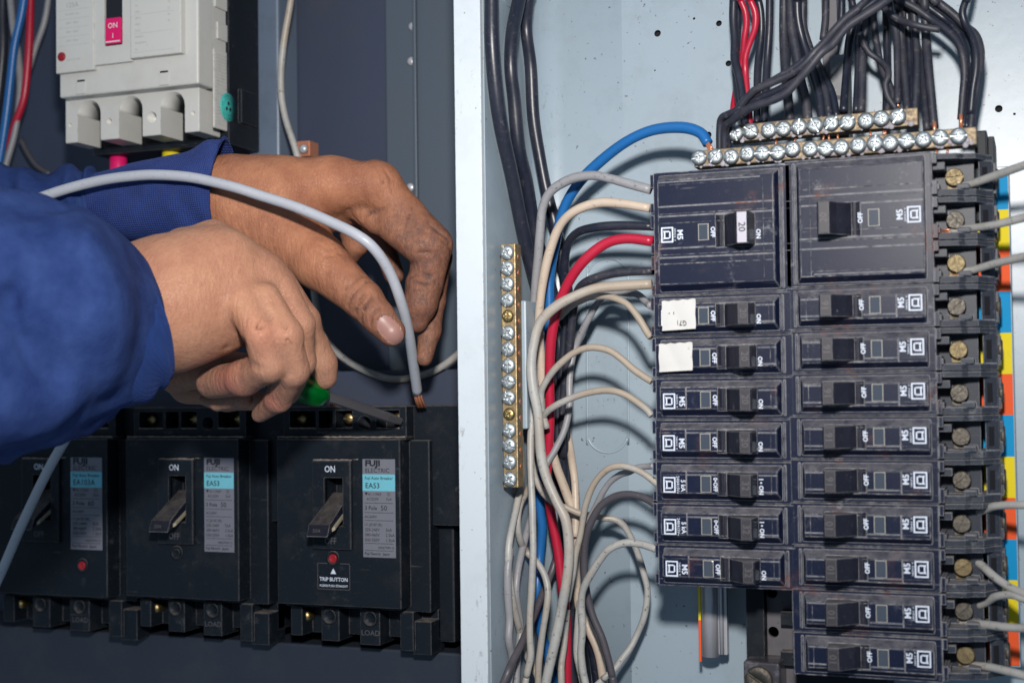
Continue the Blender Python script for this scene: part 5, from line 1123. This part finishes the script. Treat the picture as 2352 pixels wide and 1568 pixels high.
# little finger (nearest, knuckle bump at 565,690)
B.chain([(560, 700, -70, 40), (598, 770, -72, 38), (618, 838, -66, 40)], 3, 3)
B.chain([(618, 838, -66, 40), (560, 868, -58, 40), (488, 878, -46, 38)], 2.4, 3)
B.chain([(560, 915, -40, 22), (500, 925, -34, 18), (470, 918, -30, 14)], 2)
B.flush(3.2)
# ring finger
B.chain([(606, 690, -62, 42), (655, 770, -64, 40), (672, 850, -56, 38)], 3, 3)
B.chain([(672, 850, -56, 38), (640, 915, -44, 30), (596, 952, -34, 19)], 2.4, 3)
B.flush(1.6)
# middle finger
B.chain([(640, 660, -46, 42), (686, 745, -46, 36), (692, 830, -38, 32)], 3, 3)
B.chain([(692, 830, -38, 34), (660, 900, -22, 30)], 2.4)
B.flush(1.6)
# index finger, tip pressed on the shaft
B.chain([(640, 650, -34, 40), (700, 735, -18, 34), (722, 800, -8, 32)], 4, 3)
B.chain([(722, 790, -8, 34), (738, 835, -4, 35), (745, 865, -2, 30)], 2, 3)
B.flush(2.2)
# heel of the thumb in shadow, reaching under
B.chain([(430, 850, -26, 46), (520, 850, -24, 40), (640, 850, -18, 40)], 5)
B.chain([(370, 830, -40, 50), (430, 888, -8, 34), (520, 915, -2, 26), (600, 922, -6, 22)], 5)
crease(B, [(520, 800), (560, 790), (600, 745), (618, 725)], 5, 2.4)
crease(B, [(545, 845), (580, 838), (600, 846)], 3.5, 2)
crease(B, [(632, 690), (652, 740), (664, 800), (668, 860)], 3.5, 2)
crease(B, [(660, 690), (690, 740), (700, 800)], 3, 2)
v2, q2 = B.mesh(1.15)
pr = project(v2)
gr = np.maximum(np.clip((pr[:, 0]-560)/240, 0, 1)*0.35, np.clip((pr[:, 1]-740)/160, 0, 1)*0.5)  # grime towards the fingertips; lower fist darkened as painted underside shade
fl = np.clip(near(v2, 490, 885, -70, 60)*1.1+near(v2, 600, 940, -55, 50)*1.0+near(v2, 610, 600, -80, 60)*0.7+near(v2, 600, 780, -90, 90)*0.5+near(v2, 745, 870, -20, 40)*0.8, 0, 1)
nr = (v2, q2, {'grime_shade': gr, 'nail': np.zeros(len(v2)), 'flush': fl}, 1)
Lp = P(0, 600, -60)
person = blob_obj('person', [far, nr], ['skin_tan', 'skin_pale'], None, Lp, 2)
tag(person, 'person in blue knit cuffed sleeves gripping a cable and turning a screwdriver', 'person')
# --- sleeves
def elt(sections, n=72, fold=None):
    """sections: (px,py,Y, half height px, half depth px); rings of ellipses round a left-right axis"""
    q = np.array([list(P(s_[0], s_[1], s_[2]))+[s_[3]*mmpp(P(s_[0], s_[1], s_[2])), s_[4]*mmpp(P(s_[0], s_[1], s_[2]))] for s_ in sections]); sp = spline(q, 8); rings = []
    for i in range(len(sp)):
        t = sp[min(i+1, len(sp)-1), :3]-sp[max(i-1, 0), :3]; t /= np.linalg.norm(t); d = np.array([0, 1.0, 0])-t*t[1]; d /= np.linalg.norm(d); u = np.cross(d, t); u = u if u[2] > 0 else -u
        ring = []
        for k in range(n):
            a = 2*math.pi*k/n; f_ = fold(i/(len(sp)-1), a) if fold else 0
            ring.append(sp[i, :3]+u*((sp[i, 3]+f_)*math.cos(a))+d*((sp[i, 4]+f_)*math.sin(a)))
        rings.append(ring)
    return rings
def sleeve_obj(name, rings, mat, parent, thick=1.2):
    mb = MB().use(mat); c = np.mean(np.array(rings[-1]), 0); inner = [[p+(np.mean(np.array(r), 0)-p)/np.linalg.norm(np.mean(np.array(r), 0)-p)*thick for p in r] for r in rings]
    lip = [[(a+b_)/2+(np.array(rings[-1][0])-np.array(rings[-2][0]))*0.35 for a, b_ in zip(rings[-1], inner[-1])]]
    mb.grid(rings+lip+inner[::-1]); return mb.build(name, None, parent, Lp)
def wig(seed, amp, fu, fa):
    r_ = np.random.default_rng(seed); ph = r_.uniform(0, 6.28, 6); k_ = r_.integers(2, 7, 6); s_ = r_.uniform(-3, 3, 6)
    return lambda u, a: amp*sum(math.sin(k_[j]*a*fa+u*fu*(j+1)+ph[j]+s_[j]*u) for j in range(6))/3
w1 = wig(3, 1.0, 4, 1)
sleeve_obj('knit_cuff', elt([(236, 474, 2, 78, 82), (300, 468, 4, 88, 92), (380, 462, 7, 100, 102), (450, 456, 10, 114, 108), (500, 452, 12, 129, 114), (517, 452, 13, 134, 116)], fold=lambda u, a: w1(u, a)*(0.5+0.6*u)), 'knit', person)
w2 = wig(8, 2.2, 7, 1)
sleeve_obj('sleeve', elt([(-120, 520, -20, 150, 120), (-20, 500, -14, 132, 110), (70, 484, -8, 98, 104), (150, 484, -4, 98, 100), (210, 478, 0, 90, 90), (243, 474, 2, 72, 76)], fold=lambda u, a: w2(u, a)*(1.3 if u < 0.9 else 0.4)+1.6*math.sin(9*a)*max(0, u-0.75)*4*max(0, 1-u)*4), 'cloth', person)
w3 = wig(21, 1.0, 5, 1)
sleeve_obj('knit_cuff', elt([(120, 765, -118, 190, 168), (180, 765, -112, 196, 172), (225, 758, -106, 194, 166), (270, 748, -99, 186, 158), (305, 738, -93, 174, 150), (322, 733, -90, 163, 144)], fold=lambda u, a: w3(u, a)*1.2), 'knit2', person)
B = Blob()
B.chain([(-260, 780, -170, 300), (-100, 760, -160, 290), (40, 745, -140, 262), (110, 748, -122, 224), (172, 755, -110, 178)], 10)
B.cap((-40, 575, -158), 90, (150, 665, -150), 80, 14)
B.chain([(180, 625, -150, 78), (212, 720, -148, 66), (215, 800, -142, 60)], 14)
B.chain([(-20, 900, -178, 120), (120, 900, -160, 66)], 10)
B.cap((170, 700, -128), 150, (236, 720, -112), 118, 16)
crease(B, [(20, 690), (80, 780), (140, 850)], 9, 9)
crease(B, [(90, 640), (40, 690), (-10, 720)], 7, 8)
v3, q3 = B.mesh(2.4); pr3 = project(v3)
# open end of the sleeve is closed against the cuff
ctr = np.array([P(120, 745, -125)[1], P(120, 745, -125)[2]])
def push(v, amt, c_):   # along the outward radial direction of the arm
    d_ = v[:, 1:]-c_; L_ = np.linalg.norm(d_, axis=1)[:, None]; o_ = v.copy(); o_[:, 1:] += d_/np.maximum(L_, 1)*(amt[:, None]*np.clip((L_-6)/24, 0, 1)); return o_
v3 = push(v3, wrinkle(v3, 5.0, 0.036, 0.022, 0.009, 3.3, 0.7)+wrinkle(v3, 2.4, 0.080, 0.045, 0.018, 9.1, 0.8), ctr)
blob_obj('sleeve', [(v3, q3, {}, 0)], ['cloth'], person, Lp, 3)
# --- the grey cable held in the far hand
cab = [(-240, 1800, 34), (-60, 1440, 30), (0, 1320, 28), (50, 1205, 26), (110, 1080, 24), (165, 982, 20), (200, 900, 10), (185, 760, -15), (110, 640, -30), (30, 540, -38), (20, 482, -36), (90, 455, -34), (160, 432, -30), (235, 414, -26), (300, 405, -24), (360, 402, -22), (440, 408, -20), (530, 428, -18), (600, 450, -14), (680, 476, -12), (760, 510, -10), (820, 540, -10), (860, 572, -6), (895, 625, 4), (920, 690, 14), (938, 760, 28), (950, 840, 48), (959, 903, 64)]
q = np.array([P(*p) for p in cab])[::-1]; rr = [p[0] for p in [(2.75,)]*1]
sp = spline(q, 6); o = MB().tube(sp, [2.72]*len(sp), 24).build('cable', 'w_cable', None, sp[0])
tag(o, 'thick grey cable passing over the far wrist and gripped at its stripped end', 'cable')
d = sp[0]-sp[1]; d /= np.linalg.norm(d); mb = MB()
for k in range(14):
    a = 2*math.pi*k/14; off = (_r*math.cos(a)+_f*math.sin(a))*1.75*(1 if k % 2 else 0.5)
    mb.tube([sp[0]+off*0.9-d*2, sp[0]+off*1.05+np.array([0.3, 0.6, -2.5]), sp[0]+off*1.25+np.array([0.8, 3.6, -7.5])], 0.55, 6)
mb.build('copper_strands', 'copper', o, sp[0])
c = P(767, 922, 74); mb = MB()
for k in range(6): mb.tube([c+np.array([k*0.9-2, 0, 2.5]), c+np.array([k*1.0-2.4, 0, -4])], 0.5, 6)
tag(mb.build('copper_strands', 'copper', None, c), 'bare copper strands entering the terminal beneath the screwdriver blade', 'wire ends')
